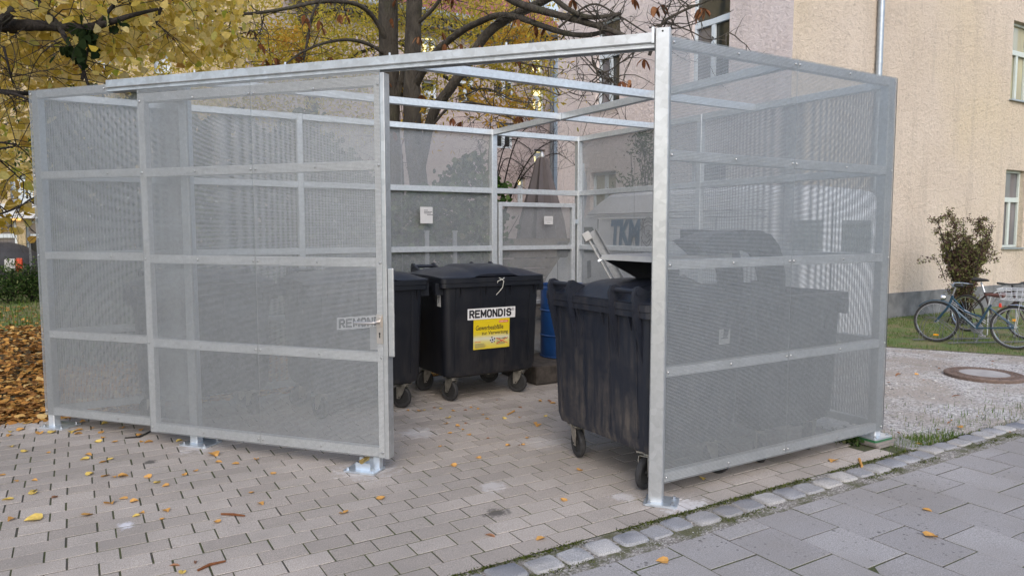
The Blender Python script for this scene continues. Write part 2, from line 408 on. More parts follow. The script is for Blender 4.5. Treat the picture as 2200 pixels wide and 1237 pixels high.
def leaf_shape(kind):
    if kind == 'round':   # heart-shaped lime leaf
        return np.array([(0, -.5, 0), (.42, -.42, .05), (.5, -.02, .1), (.22, .38, .06), (0, .62, -.04), (-.22, .38, .06), (-.5, -.02, .1), (-.42, -.42, .05)])
    if kind == 'narrow':
        return np.array([(0, -.5, 0), (.16, -.15, .06), (.14, .25, .05), (0, .6, -.08), (-.14, .25, .05), (-.16, -.15, .06)])
    if kind == 'blade':
        return np.array([(-.06, 0, 0), (.06, 0, 0), (.02, 1, .15), (-.02, 1, .15)])
def scatter(name, pts, size, shape, mat, parent=None, flat=0.0, droop=0.0, curl=1.0, origin=(0, 0, 0), upright=False):
    pts = np.asarray(pts, float); n = len(pts); S = leaf_shape(shape).copy(); S[:, 2] *= curl; k = len(S)
    th = rng.uniform(0, 2 * np.pi, n)
    if upright: tilt = rng.normal(0, .35, n) + np.pi / 2
    else: tilt = rng.normal(0, flat, n) if flat else np.arccos(rng.uniform(-1, 1, n)) * (1 - droop) + droop * rng.normal(1.4, .4, n)
    ct, st = np.cos(tilt), np.sin(tilt); cz, sz = np.cos(th), np.sin(th)
    th2 = rng.uniform(0, 2 * np.pi, n) if not upright else np.zeros(n); c2, s2 = np.cos(th2), np.sin(th2)
    sc = size * rng.uniform(.65, 1.25, n)
    X = S[None, :, 0] * sc[:, None]; Y = S[None, :, 1] * sc[:, None]; Z = S[None, :, 2] * sc[:, None] * rng.uniform(.2, 2.2, n)[:, None]
    X, Y = X * c2[:, None] - Y * s2[:, None], X * s2[:, None] + Y * c2[:, None]
    Y, Z = Y * ct[:, None] - Z * st[:, None], Y * st[:, None] + Z * ct[:, None]
    X, Y = X * cz[:, None] - Y * sz[:, None], X * sz[:, None] + Y * cz[:, None]
    V = np.stack([X, Y, Z], -1) + (pts - np.array(origin))[:, None, :]
    return np_mesh(name, V.reshape(-1, 3), np.arange(n * k), k, mat, parent)
LITTER = [(0, (.10, .055, .025)), (.3, (.26, .13, .05)), (.55, (.44, .21, .06)), (.8, (.54, .31, .09)), (1, (.58, .43, .20))]
M['litter'] = leaf_mat('leaf_litter', LITTER, .1)
# carpet of leaves beyond the left corner and behind the long wall
P = []
while len(P) < 34000:
    a = rng.uniform(0, 1); x = rng.uniform(-9, 4.5); y = 7.33 + 12 * rng.uniform(0, 1) ** 1.6
    if (y > 15.0 and rng.uniform() < .8) or (y > 10 and x > .5): continue
    P.append((x, y, -.03 + abs(rng.normal(.012, .014))))
tag(scatter('leaf_litter', P, .068, 'round', M['litter'], flat=.38), kind='stuff')
M['blade'] = leaf_mat('grass_blades', [(0, (.04, .075, .015)), (.6, (.10, .17, .035)), (.9, (.18, .22, .07)), (1, (.26, .22, .10))], .35)
P = []
while len(P) < 16000:
    x, y = rng.uniform(9.3, 15), rng.uniform(3.3, 7.85)
    if inside(x, y, GRASS) and rng.uniform() < .25 + .75 * (math.sin(x * 3.1) * math.cos(y * 2.7) > -.4): P.append((x, y, -.01))
for (cx, cy, r, n) in ((5.55, 3.08, .16, 700), (5.9, 3.05, .13, 260), (5.3, 3.33, .12, 260), (6.9, 3.12, .4, 200), (6.4, 3.3, .4, 110), (7.8, 3.1, .5, 200)):
    for _ in range(n): P.append((cx + rng.normal(0, r), max(2.98, cy + rng.normal(0, r * .5)), -.012))
P = np.array(P); nfine = len(P)
tag(scatter('grass', P, .040, 'blade', M['blade'], upright=True), kind='stuff')
P = np.stack([rng.uniform(-8, 5, 5000), 15.0 + 6 * rng.uniform(0, 1, 5000) ** 1.3, np.full(5000, -.03)], -1)
tag(scatter('back_grass', P, .12, 'blade', M['blade'], upright=True), kind='stuff')
# moss along the sett row
M['moss'] = leaf_mat('moss_tufts', [(0, (.025, .035, .008)), (1, (.10, .12, .03))], .1)
P = []
while len(P) < 6000:
    x = rng.uniform(.2, 6.5); y = (2.975 if rng.uniform() < .7 else 2.775) + rng.normal(0, .014)
    if math.sin(x * 4.3) + math.sin(x * 9.7 + 1) + (.9 if y > 2.9 else -.2) > -.1: P.append((x, y, rng.uniform(-.004, .006)))
tag(scatter('moss', P, .014, 'narrow', M['moss']), kind='stuff')
# loose stones on the gravel
def stones(name, pts, sizes, mat):
    t = (1 + 5 ** .5) / 2
    I = np.array([(-1, t, 0), (1, t, 0), (-1, -t, 0), (1, -t, 0), (0, -1, t), (0, 1, t), (0, -1, -t), (0, 1, -t), (t, 0, -1), (t, 0, 1), (-t, 0, -1), (-t, 0, 1)]) / 1.9
    F = np.array([0, 11, 5, 0, 5, 1, 0, 1, 7, 0, 7, 10, 0, 10, 11, 1, 5, 9, 5, 11, 4, 11, 10, 2, 10, 7, 6, 7, 1, 8, 3, 9, 4, 3, 4, 2, 3, 2, 6, 3, 6, 8, 3, 8, 9, 4, 9, 5, 2, 4, 11, 6, 2, 10, 8, 6, 7, 9, 8, 1])
    n = len(pts); th = rng.uniform(0, 6.28, n); V = I[None] * rng.uniform(.7, 1.2, (n, 12, 1))
    V = V * np.stack([sizes * rng.uniform(.9, 1.5, n), sizes * rng.uniform(.6, 1, n), sizes * rng.uniform(.35, .6, n)], -1)[:, None, :]
    X = V[..., 0] * np.cos(th)[:, None] - V[..., 1] * np.sin(th)[:, None]; Y = V[..., 0] * np.sin(th)[:, None] + V[..., 1] * np.cos(th)[:, None]
    V = np.stack([X, Y, V[..., 2]], -1) + np.asarray(pts)[:, None, :]
    o = np_mesh(name, V.reshape(-1, 3), (F[None] + 12 * np.arange(n)[:, None]).ravel(), 3, mat)
    o.data.polygons.foreach_set('use_smooth', [True] * len(o.data.polygons)); return o
m_ = Mt('pebbles'); m_.color(m_.ramp(m_.island(), [(0, (.12, .12, .12)), (.5, (.28, .275, .27)), (.9, (.42, .41, .40)), (1, (.58, .57, .56))])); m_.set(.8); M['pebble'] = m_.m
P, S = [], []
while len(P) < 9000:
    x = 5.3 + 7 * rng.uniform() ** 1.3; y = rng.uniform(2.98, 7.6)
    if inside(x, y, GRASS): continue
    P.append((x, y, -.010)); S.append(.004 + .009 * rng.uniform() ** 2.5 + (.014 if rng.uniform() < .012 else 0))
for _ in range(1500):
    P.append((rng.uniform(.5, 7), 2.745 + rng.normal(0, .018), -.004)); S.append(rng.uniform(.003, .007))
tag(stones('pebbles', np.array(P), np.array(S), M['pebble']), kind='stuff')

# ---------------------------------------------------------------- THE ENCLOSURE
O = Vector((2.5, 5.2, 0))
enc = thing('waste_enclosure', 'large open-topped galvanised steel cage of perforated sheets standing round the waste containers', 'enclosure', O)
def AB(s, n=0.0, z=0.0): return A + ABt * s + ABn * n + Vector((0, 0, z))
PERF = {}
def perf_mesh(nx, nz, p, h, t):
    key = (nx, nz, p)
    if key in PERF: return PERF[key]
    b = p - h
    def lines(n, mg):
        a = np.arange(n) * p + b / 2 + mg; q = np.empty(2 * n + 2); q[0] = 0; q[1:-1:2] = a; q[2:-1:2] = a + h; q[-1] = n * p + 2 * mg; return q
    X, Z = lines(nx, .0035), lines(nz, 0); NX, NZ = len(X), len(Z)
    gx, gz = np.meshgrid(X, Z, indexing='ij'); base = np.stack([gx.ravel(), np.zeros(gx.size), gz.ravel()], -1)
    back = base.copy(); back[:, 1] = t; V = np.concatenate([base, back]); N = NX * NZ
    i, j = np.meshgrid(np.arange(NX - 1), np.arange(NZ - 1), indexing='ij'); i, j = i.ravel(), j.ravel()
    holes = (i % 2 == 1) & (j % 2 == 1); s = ~holes; ix = lambda a, c: a * NZ + c
    q = np.stack([ix(i[s], j[s]), ix(i[s] + 1, j[s]), ix(i[s] + 1, j[s] + 1), ix(i[s], j[s] + 1)], -1)
    hi, hj = i[holes], j[holes]; c = [ix(hi, hj), ix(hi + 1, hj), ix(hi + 1, hj + 1), ix(hi, hj + 1)]
    walls = [np.stack([c[k], c[(k + 1) % 4], c[(k + 1) % 4] + N, c[k] + N], -1) for k in range(4)]
    rim = [np.array([[ix(0, 0), ix(0, NZ - 1), ix(0, NZ - 1) + N, ix(0, 0) + N]]), np.array([[ix(NX - 1, 0), ix(NX - 1, NZ - 1), ix(NX - 1, NZ - 1) + N, ix(NX - 1, 0) + N]])]
    F = np.concatenate([q, q[:, ::-1] + N] + walls)
    o = np_mesh('perforated_sheet', V, F.ravel(), 4, M['perf']); me = o.data; bpy.data.objects.remove(o)
    PERF[key] = (me, nx * p + .007, nz * p); return PERF[key]
PITCH_H, HOLE, THICK = .0086, .0057, .0012
SCREW = None
def screw(parent, loc, nrm):
    global SCREW
    if SCREW is None:
        SCREW = MB().lathe([(.0, .005), (.006, .0042), (.009, .001), (.009, 0)], n=8).build('screw', M['bolt'], None, True); sc = SCREW
    else: sc = SCREW.copy(); COL.objects.link(sc)
    sc.parent = parent; sc.location = loc; sc.rotation_mode = 'QUATERNION'; sc.rotation_quaternion = Vector(nrm).to_track_quat('Z', 'Y'); return sc
RAILZ = (.14, .79, 1.44, 2.09, 2.74)
def sheet_panel(name, P, direction, width, z0, z1, parent, outn, screws=None, origin=O, nx=None):
    """one perforated sheet from P along direction; screws at given (x, z)"""
    nx = nx or max(4, round(width / PITCH_H)); nz = round((z1 - z0) / PITCH_H)
    me, w0, h0 = perf_mesh(nx, nz, PITCH_H, HOLE, THICK)
    o = link(name, me, None, parent); d = Vector(direction).normalized()
    o.location = Vector(P) + Vector((0, 0, z0)) - origin; o.rotation_euler = (0, 0, math.atan2(d.y, d.x)); o.scale = (width / w0, 1, (z1 - z0) / h0)
    if screws:
        for x, z in screws:
            sc = screw(parent if parent is not enc else parent, Vector(P) + d * x + Vector((0, 0, z)) + Vector(outn) * .0035 - origin, outn)
    return o
def tube_part(name, p, q, wd, ht, mat='galv', parent=enc, o=O, up=(0, 0, 1), bev=.004):
    return MB(o).bar(p, q, wd, ht, up, bev).build(name, M[mat], parent)
def bolt_mb(mb, c, r=.011, h=.012):
    mb.lathe([(r * 1.9, 0), (r * 1.9, .002), (r, .0021), (r, h), (0, h)], c, n=6)
def post(c, w, top, rot_dir, plate=(.24, .2), plate_off=(0, 0), z0=.014, name='post', mat='galv', plate_z=0.0):
    d = Vector(rot_dir).normalized(); e = Vector((-d.y, d.x, 0)); c = Vector(c)
    p = MB(O).bar(c + Vector((0, 0, z0 + plate_z)), c + Vector((0, 0, top)), w, w, d, .006).build(name, M[mat], enc)
    q = c + d * plate_off[0] + e * plate_off[1]
    bp = MB(O).bar(q + Vector((0, 0, plate_z + .002)), q + Vector((0, 0, plate_z + .014)), plate[1], plate[0], d, .012).build('base_plate', M['zinc'], p)
    for sx in (-1, 1):
        for sy in (-1, 1):
            b = MB(O); bolt_mb(b, q + d * sx * (plate[0] / 2 - .03) + e * sy * (plate[1] / 2 - .03) + Vector((0, 0, plate_z + .014)), .008, .016); b.build('bolt', M['bolt'], p)
    return p
X1, Y1 = Vector((1, 0, 0)), Vector((0, 1, 0))
W6, H6 = .05, .06
# posts
pB = post(AB(5.078, .03), .086, 2.805, ABt, (.20, .17), (.035, -.01), mat='galv_main')
MB(O).lathe([(.0001, 0), (.006, 0)], AB(5.078, .0738, 2.785), n=10, rot=ABn.to_track_quat('Z', 'Y').to_matrix()).build('hole', M['black_hole'], pB)
post(AB(.048, -.042), .066, 2.765, ABt, (.25, .2), (.05, .01), mat='galv_dull')
post(AB(1.545, -.03), .07, 2.77, ABt, (.25, .2), (.04, .0))
post((C.x - .04, C.y + .04, 0), .07, 2.77, X1, (.22, .18), (.0, .0), plate_z=.055)
MB(O).box((5.235, 3.225, .028), (.235, .18, .018)).box((5.22, 3.22, .012), (.19, .21, .016)).build('packing_block', plain('packing_wood', (.20, .18, .165), .9), enc)
MB(O).box((5.232, 3.232, .0465), (.215, .165, .017)).build('packing_block', plain('green_packing', (.03, .15, .06), .5), enc)
post((5.265, 7.14, 0), .07, 2.77, X1); post((4.07, 7.14, 0), .07, 2.77, X1); post((1.9, 7.14, 0), .06, 2.77, X1); post((5.275, 5.15, 0), .06, 2.77, X1)
# rails of the four walls
for z in RAILZ:
    tube_part('rail', (A.x + .02, 7.14, z), (1.87, 7.14, z), W6, H6); tube_part('rail', (1.93, 7.14, z), (4.035, 7.14, z), W6, H6)
    if z > 2: tube_part('rail', (4.105, 7.14, z), (5.23, 7.14, z), W6, H6)
    tube_part('rail', (5.275, 5.18, z), (5.275, 7.105, z), W6, H6); tube_part('rail', (5.275, 3.265, z), (5.275, 5.12, z), W6, H6)
    tube_part('rail', (3.02, 3.218, z), (5.195, 3.218, z), W6, H6, 'galv_lit')
    tube_part('rail', AB(.085, -.03, z), AB(1.51, -.03, z), W6, H6, 'galv_lit')
# roof: one purlin between long wall and right wall, two rafters parallel to the long wall
zr = 2.735
tube_part('purlin', (4.07, 7.105, zr + .002), (4.07, 3.245, zr + .002), .05, .06)
for v in (4.49, 5.80):
    sAB = (A.y - v) / (A.y - B.y) * 5.118
    tube_part('rafter', (AB(sAB, -.01).x, v, zr), (4.043, v, zr), .05, .06); tube_part('rafter', (4.097, v, zr), (5.247, v, zr), .05, .06)
    for x in (4.032, 4.108, 5.235):
        b = MB(O).box((x, v, zr + .001), (.014, .056, .064)); b.build('joint_plate', M['galv'], enc)
# perforated sheets
scr = lambda w0: [(x, z) for z in RAILZ for x in (.02, w0 / 2, w0 - .02)]
for k in range(2):
    w_ = (5.27 - 3.012) / 2; sheet_panel('perforated_sheet', (3.012 + k * w_, 3.188, 0), X1, w_ - .003, .107, 2.774, enc, (0, -1, 0), [(x, z) for x, z in scr(w_)], nx=131)
sheet_panel('perforated_sheet', AB(0, -.0015), ABt, 1.595, .107, 2.774, enc, ABn, scr(1.595), nx=185)
for k in range(4): sheet_panel('perforated_sheet', (A.x + .02 + k * 1.078, 7.168, 0), X1, 1.075, .107, 2.774, enc, (0, 1, 0), nx=131)
for k in range(4): sheet_panel('perforated_sheet', (5.302, 3.2 + k * .985, 0), Y1, .982, .107, 2.774, enc, (1, 0, 0), nx=114)
# door track
pr = [(.018, 2.775), (.10, 2.775), (.10, 2.722), (.094, 2.716), (.085, 2.716), (.085, 2.708), (.098, 2.702), (.098, 2.690), (.066, 2.690), (.066, 2.708), (.05, 2.708), (.05, 2.690), (.018, 2.690)]
MB(O).prism(pr, lambda n, z, s: AB(s, n, z), .93, 5.034).build('door_track', M['galv_main'], enc)
MB(O).prism([(.008, 2.805), (.106, 2.805), (.106, 2.715), (.008, 2.715)], lambda n, z, s: AB(s, n, z), 5.020, 5.034).build('end_plate', M['galv'], enc)
for s in (1.72, 2.50, 3.31, 4.12):
    b = MB(O).prism([(.0, 2.776), (.075, 2.776), (.075, 2.782), (.0, 2.782)], lambda n, z, q: AB(q, n, z), s - .035, s + .035); bolt_mb(b, AB(s, .05, 2.782), .007, .022); b.build('track_clip', M['galv'], enc)
# sliding door, pushed open to the left
S0, S1 = 1.222, 3.262
fr = MB(O)
for z in (.135, .79, 1.43, 2.075, 2.625): fr.bar(AB(S0 + .055, .065, z), AB(S1 - .055, .065, z), .05, .064, (0, 0, 1), .004)
for s in (S0 + .0275, S1 - .0275): fr.bar(AB(s, .065, .1), AB(s, .065, 2.66), .052, .055, ABt, .004)
door = fr.build('sliding_door', M['galv_lit'], enc)
dw = (S1 - S0) / 2
for k in range(2):
    sheet_panel('perforated_sheet', AB(S0 + k * dw, .0945), ABt, dw - .003, .098, 2.70, door, ABn, [(x, z) for z in (.135, .79, 1.43, 2.075, 2.60) for x in (.02, dw / 2, dw - .02)], nx=118)
MB(O).prism([(.03, .098), (.104, .098), (.104, 2.672), (.03, 2.672)], lambda n, z, s: AB(s, n, z), S1 + .001, S1 + .032).build('edge_profile', M['galv_main'], door, bevel=.003)
MB(O).prism([(.082, .80), (.096, .80), (.096, 1.395), (.082, 1.395)], lambda n, z, s: AB(s, n, z), S1 + .034, S1 + .078).build('strike_plate', M['galv_main'], door, bevel=.006)
MB(O).prism([(.0965, .885), (.1005, .885), (.1005, 1.085), (.0965, 1.085)], lambda n, z, s: AB(s, n, z), S1 - .052, S1 - .004).build('lock_plate', M['satin'], door, bevel=.002)
hd = MB(O).prism([(.101, 1.0), (.115, 1.0), (.115, 1.07), (.101, 1.07)], lambda n, z, s: AB(s, n, z), S1 - .046, S1 - .012)
hd.tube([AB(S1 - .029, .113, 1.035), AB(S1 - .029, .15, 1.035), AB(S1 - .034, .160, 1.034), AB(S1 - .06, .165, 1.032), AB(S1 - .185, .162, 1.03)], .0095, 10)
hd.build('handle', M['satin'], door, True, bevel=.003)
kh = MB(O).lathe([(.0001, 0), (.007, 0)], AB(S1 - .028, .1012, .955), n=10, rot=ABn.to_track_quat('Z', 'Y').to_matrix()); kh.prism([(.1011, .925), (.1013, .925), (.1013, .955), (.1011, .955)], lambda n, z, s: AB(s, n, z), S1 - .032, S1 - .024)
kh.build('keyhole', M['black_hole'], door)
# floor guide under the door
fg = MB(O); c0 = AB(3.10, .10)
fg.bar(c0 + Vector((0, 0, .002)), c0 + Vector((0, 0, .014)), .17, .24, ABt, .01)
for sx in (-1, 1):
    for sy in (-1, 1): bolt_mb(fg, c0 + ABt * sx * .095 + ABn * sy * .06 + Vector((0, 0, .014)), .008, .016)
fg.prism([(.055, .014), (.062, .014), (.062, .075), (.055, .075)], lambda n, z, s: AB(s, n, z), 3.04, 3.15); fg.prism([(.125, .014), (.132, .014), (.132, .06), (.125, .06)], lambda n, z, s: AB(s, n, z), 3.05, 3.16)
fg.bar(AB(3.185, .06, .014), AB(3.185, .06, .094), .05, .05, ABt, .003)
fgo = fg.build('floor_guide', M['zinc'], enc)
MB(O).tube([AB(3.10, .05, .072), AB(3.10, .14, .072)], .017, 12).build('guide_roller', M['brass'], fgo, True)
# gate between the last two posts of the long wall
gt = MB(O); g0, g1 = 4.125, 5.20
for x in (g0 + .025, g1 - .025): gt.bar((x, 7.135, .12), (x, 7.135, 1.965), .05, .05, X1, .004)
for z in (.145, .80, 1.44, 1.94): gt.bar((g0 + .05, 7.135, z), (g1 - .05, 7.135, z), .05, .05, (0, 0, 1), .004)
gate = gt.build('gate', M['galv_dull'], enc)
sheet_panel('perforated_sheet', (g0 + .01, 7.163, 0), X1, g1 - g0 - .02, .12, 1.96, gate, (0, 1, 0), nx=122)
for z in (1.75, .5): MB(O).box((5.215, 7.105, z), (.04, .02, .05)).tube([(5.215, 7.09, z - .03), (5.215, 7.09, z + .03)], .008).build('hinge', M['zinc'], gate)

# paper notices
def notice(name, label, P, xd, w_, h_, lines, wire=False):
    """sheet of paper with printed lines; P lower-left corner, xd along it"""
    xd = Vector(xd).normalized(); nd = xd.cross(Vector((0, 0, 1))); P = Vector(P)
    t = thing(name, label, 'sign', P)
    mb = MB(P).add([P, P + xd * w_, P + xd * w_ + Vector((0, 0, h_)), P + Vector((0, 0, h_))], [(0, 1, 2, 3)])
    b = [q - nd * .002 for q in mb.v and [Vector(q) for q in mb.v]]; mb.add(b, [(3, 2, 1, 0)]); mb.add([*[Vector(q) for q in mb.v[:4]], *b], [(0, 1, 5, 4), (1, 2, 6, 5), (2, 3, 7, 6), (3, 0, 4, 7)])
    mb.build('sheet', M['paper'], t)
    for tx, x, z, hh, ww in lines:
        put_text('lettering', tx, M['ink_soft'], t, xd * x * w_ + Vector((0, 0, z * h_)) + nd * .0015, xd, (0, 0, 1), hh * h_, ww * w_)
    return t
q = on_v(903, 480, 7.10); notice('paper_notice', 'white paper notice taped inside the back mesh wall left of the gate', q, X1, .145, .175, [])
q = on_v(1169, 482, 7.10); notice('paper_notice', 'small white paper sign with three grey lines fixed inside the gate', q, X1, .125, .095, [])
for nm, P0, w_, rows in (('paper_notice', on_v(903, 480, 7.10), .145, [(.3, .95, .70), (.3, .60, .80), (.3, .85, .62), (.55, .95, .52)]), ('paper_notice.001', on_v(1169, 482, 7.10), .125, [(.1, .85, .74), (.12, .88, .50), (.32, .66, .22)])):
    t = bpy.data.objects[nm]; hh = .175 if nm == 'paper_notice' else .095
    for a, b, z in rows:            # unreadable printed lines
        k = MB(); x = a
        while x < b:
            l = random.uniform(.05, .12); k.box(((x + l / 2) * w_, -.0012, z * hh), (l * w_ * .8, .001, .045 * hh)); x += l
        k.build('printed_line', M['ink_soft'], t)
qd = AB(3.17, .028, .83)
t = thing('paper_notice', 'white paper sheet stuck inside the sliding door below the lever handle', 'sign', qd)
MB(qd).prism([(.028, .83), (.031, .83), (.031, .99), (.028, .99)], lambda n, z, s: AB(s, n, z), 3.12, 3.235).build('sheet', M['paper'], t)
for z in (.935, .88): put_text('lettering', 'PE', M['ink'], t, AB(3.19, .0335, z) - qd, ABt, (0, 0, 1), .03, .035)

# ---------------------------------------------------------------- WASTE CONTAINERS (front faces -Y, hinge side +Y)
def caster(parent, x, y, yaw):
    rot = Matrix.Rotation(yaw, 3, 'Z'); c = Vector((x, y, 0)); r = .105
    f = MB(); f.box(c + Vector((0, 0, .236)), (.11, .11, .012), rot); f.lathe([(.035, .215), (.035, .232), (.02, .232)], c, n=12)
    off = rot @ Vector((0, .035, 0))
    for sx in (-1, 1):
        pl = [(-.045, .215), (.05, .215), (.055, .16), (.05, .09), (.02, .09), (-.02, .15)]
        f.prism([(a, b) for a, b in pl], lambda a, b, t: c + rot @ Vector((t, a + .012, b)), sx * .031, sx * .036)
    f.box(c + rot @ Vector((0, .005, .213)), (.072, .09, .006), rot)
    fk = f.build('fork', M['fork'], parent)
    w_ = MB(); wc = c + off + Vector((0, 0, r))
    w_.lathe([(r * .62, -.018), (r * .9, -.021), (r * .985, -.013), (r, 0), (r * .985, .013), (r * .9, .021), (r * .62, .018), (r * .62, -.018)], wc, 'x', 28, rot)
    wh = w_.build('wheel', M['tyre'], parent, True)
    h_ = MB().lathe([(.0, -.02), (.018, -.02), (.02, -.011), (r * .6, -.012), (r * .62, 0), (r * .6, .012), (.02, .011), (.018, .02), (0, .02)], wc, 'x', 20, rot); h_.tube([wc + rot @ Vector((-.04, 0, 0)), wc + rot @ Vector((.04, 0, 0))], .007, 6)
    h_.build('rim', M['rubber'], wh, True)
def container(name, label, body_mat='bin', lid_mat='bin_lid', wd=1.14, dp=.92, yaws=(40, -30, 20, 70), lid=True, group=None, loc=(0, 0, 0), rz=0, shaped=True):
    t = thing(name, label, 'waste container', loc, rz, group); a, b = wd / 2, dp / 2
    mb = MB()
    rings = [rrect(a - .15, b - .13, .235, .05), rrect(a - .075, b - .075, .262, .07), rrect(a - .062, b - .06, .32, .07), rrect(a - .045, b - .035, 1.06, .06), rrect(a - .04, b - .03, 1.115, .06)]
    mb.loft(rings)
    mb.loft([rrect(a - .045, b - .035, 1.105, .06), rrect(a - .004, b - .006, 1.112, .05), rrect(a - .004, b - .006, 1.150, .05), rrect(a, b, 1.154, .05), rrect(a, b, 1.196, .05), rrect(a - .055, b - .055, 1.198, .05), rrect(a - .075, b - .07, 1.10, .05)], cap=False)
    for k in (-.36, -.12, .12, .36):                  # shallow vertical ribs and gussets under the rim
        for sy in (-1, 1):
            mb.prism([(-.006, .34), (.006, .34), (.006, 1.11), (-.006, 1.11)], lambda x, z, q, k=k, sy=sy: Vector((k * wd + x, sy * (b - .06 + (z - .32) / .74 * .025 + q), z)), -.02, .006)
        for sy in (-1, 1): mb.prism([(0, 1.11), (.04, 1.11), (0, .99)], lambda y, z, q, k=k, sy=sy: Vector((k * wd + .05 + q, sy * (b - .045 + y), z)), -.006, .006)
    for sx in (-1, 1):
        mb.prism([(0, 1.10), (.05, 1.12), (.05, 1.08), (.01, .94), (0, .92)], lambda x, z, q, sx=sx: Vector((sx * (a - .055 + x), q, z)), -b * .55, -b * .55 + .035)
        mb.prism([(0, 1.10), (.05, 1.12), (.05, 1.08), (.01, .94), (0, .92)], lambda x, z, q, sx=sx: Vector((sx * (a - .055 + x), q, z)), b * .55, b * .55 + .035)
        mb.box((sx * (a + .004), 0, 1.165), (.03, b * .7, .05))
        mb.box((sx * (a - .02), b - .10, 1.10), (.10, .05, .11)); mb.box((sx * (a - .02), -b + .10, 1.10), (.10, .05, .11))
    for sx in (-1, 1):
        for sy in (-1, 1): mb.loft([[(sx * (a - .20) + p[0], sy * (b - .19) + p[1], z) for p in [(q[0], q[1]) for q in rrect(.075, .075, 0, .03)]] for z in (.236, .30)])
    mb.build('body', M[body_mat], t, True, 35)
    # lid: domed, with a raised centre panel
    if lid:
        L = MB(); nx_, ny_ = 44, 26
        def hgt(x, y):
            ex = min(1, abs(x) / (a - .018)); ey = min(1, abs(y) / (b - .03))
            h = .075 * (1 - ex ** 5) * (1 - ey ** 5)
            if shaped:
                s = max(0, min(1, (.215 - abs(x - .02)) / .035)); s = s * s * (3 - 2 * s); f = max(0, min(1, (-y + b * .75) / .25)); h = h * (.80 + .28 * s) + .008 * s * (1 - ey ** 8)
            return 1.207 + h + .012 * (1 - ey ** 2)
        vs = [(x, y, hgt(x, y)) for i in range(nx_ + 1) for j in range(ny_ + 1) for x, y in [((2 * i / nx_ - 1) * (a - .012), (2 * j / ny_ - 1) * (b - .02))]]
        fs = [(i * (ny_ + 1) + j, (i + 1) * (ny_ + 1) + j, (i + 1) * (ny_ + 1) + j + 1, i * (ny_ + 1) + j + 1) for i in range(nx_) for j in range(ny_)]
        L.add(vs, fs)
        ring = [i * (ny_ + 1) for i in range(nx_ + 1)] + [nx_ * (ny_ + 1) + j for j in range(1, ny_ + 1)] + [i * (ny_ + 1) + ny_ for i in range(nx_ - 1, -1, -1)] + [j for j in range(ny_ - 1, 0, -1)]
        r0 = [Vector(vs[i]) for i in ring]
        def lip(p, o, z):
            g = 1 + o; arch = .030 * max(0, 1 - (abs(p.x - .02) / .24) ** 4) if (shaped and p.y < -b + .05) else 0
            return (p.x * g, p.y * g, z + arch)
        L.loft([r0, [lip(p, .010, p.z - .003) for p in r0], [lip(p, .012, 1.199) for p in r0], [lip(p, -.06, 1.199) for p in r0]], cap=False)
        lo = L.build('lid', M[lid_mat], t, True, 50)
    # hinge lugs and grip bars along the back
    for s in (-1, 1):
        c0 = s * a * .60
        for dx in (-.115, .115):
            mb = MB(); mb.prism([(b - .02, .99), (b + .012, 1.05), (b + .03, 1.11), (b + .04, 1.26), (b + .022, 1.30), (b - .01, 1.305), (b - .05, 1.285), (b - .19, 1.235), (b - .10, 1.20), (b - .03, 1.19)], lambda y, z, q: Vector((c0 + dx + q, y, z)), -.011, .011)
            mb.prism([(b - .045, 1.11), (b + .03, 1.11), (b - .05, .80)], lambda y, z, q: Vector((c0 + dx + q, y, z)), -.007, .007)
            mb.tube([(c0 + dx - .016, b - .005, 1.272), (c0 + dx + .016, b - .005, 1.272)], .026, 14); mb.build('hinge_lug', M[lid_mat], t, True, 35)
        MB().tube([(c0 - .115, b - .005, 1.272), (c0 + .115, b - .005, 1.272)], .017, 10).build('grip_bar', M[lid_mat], t, True)
    k = 0
    for sx in (-1, 1):
        for sy in (-1, 1): caster(t, sx * (a - .185), sy * (b - .17), R(yaws[k])); k += 1
    MB().tube([(-.05, -.05, .24), (-.05, -.05, .19), (.03, -.05, .19)], .02, 8).build('drain_plug', M['rubber'], t, True)
    return t
bin1 = container('waste_container', 'black container with white and yellow stickers and a white cable tie on its rim', loc=(3.432, 6.44, 0), yaws=(18, 100, 32, 60), group='black waste containers in the cage')
STROKES = {'R': [[(0, 0), (0, 1), (.75, 1), (1, .86), (1, .62), (.75, .48), (0, .48)], [(.5, .48), (1, 0)]], 'E': [[(1, 0), (0, 0), (0, 1), (1, 1)], [(0, .52), (.85, .52)]],
           'M': [[(0, 0), (0, 1), (.5, .25), (1, 1), (1, 0)]], 'O': [[(.25, 0), (0, .2), (0, .8), (.25, 1), (.75, 1), (1, .8), (1, .2), (.75, 0), (.25, 0)]],
           'N': [[(0, 0), (0, 1), (1, 0), (1, 1)]], 'D': [[(0, 0), (0, 1), (.65, 1), (1, .75), (1, .25), (.65, 0), (0, 0)]], 'I': [[(.5, 0), (.5, 1)]],
           'S': [[(0, .2), (.25, 0), (.75, 0), (1, .2), (1, .38), (.8, .5), (.2, .56), (0, .68), (0, .82), (.25, 1), (.75, 1), (1, .82)]]}
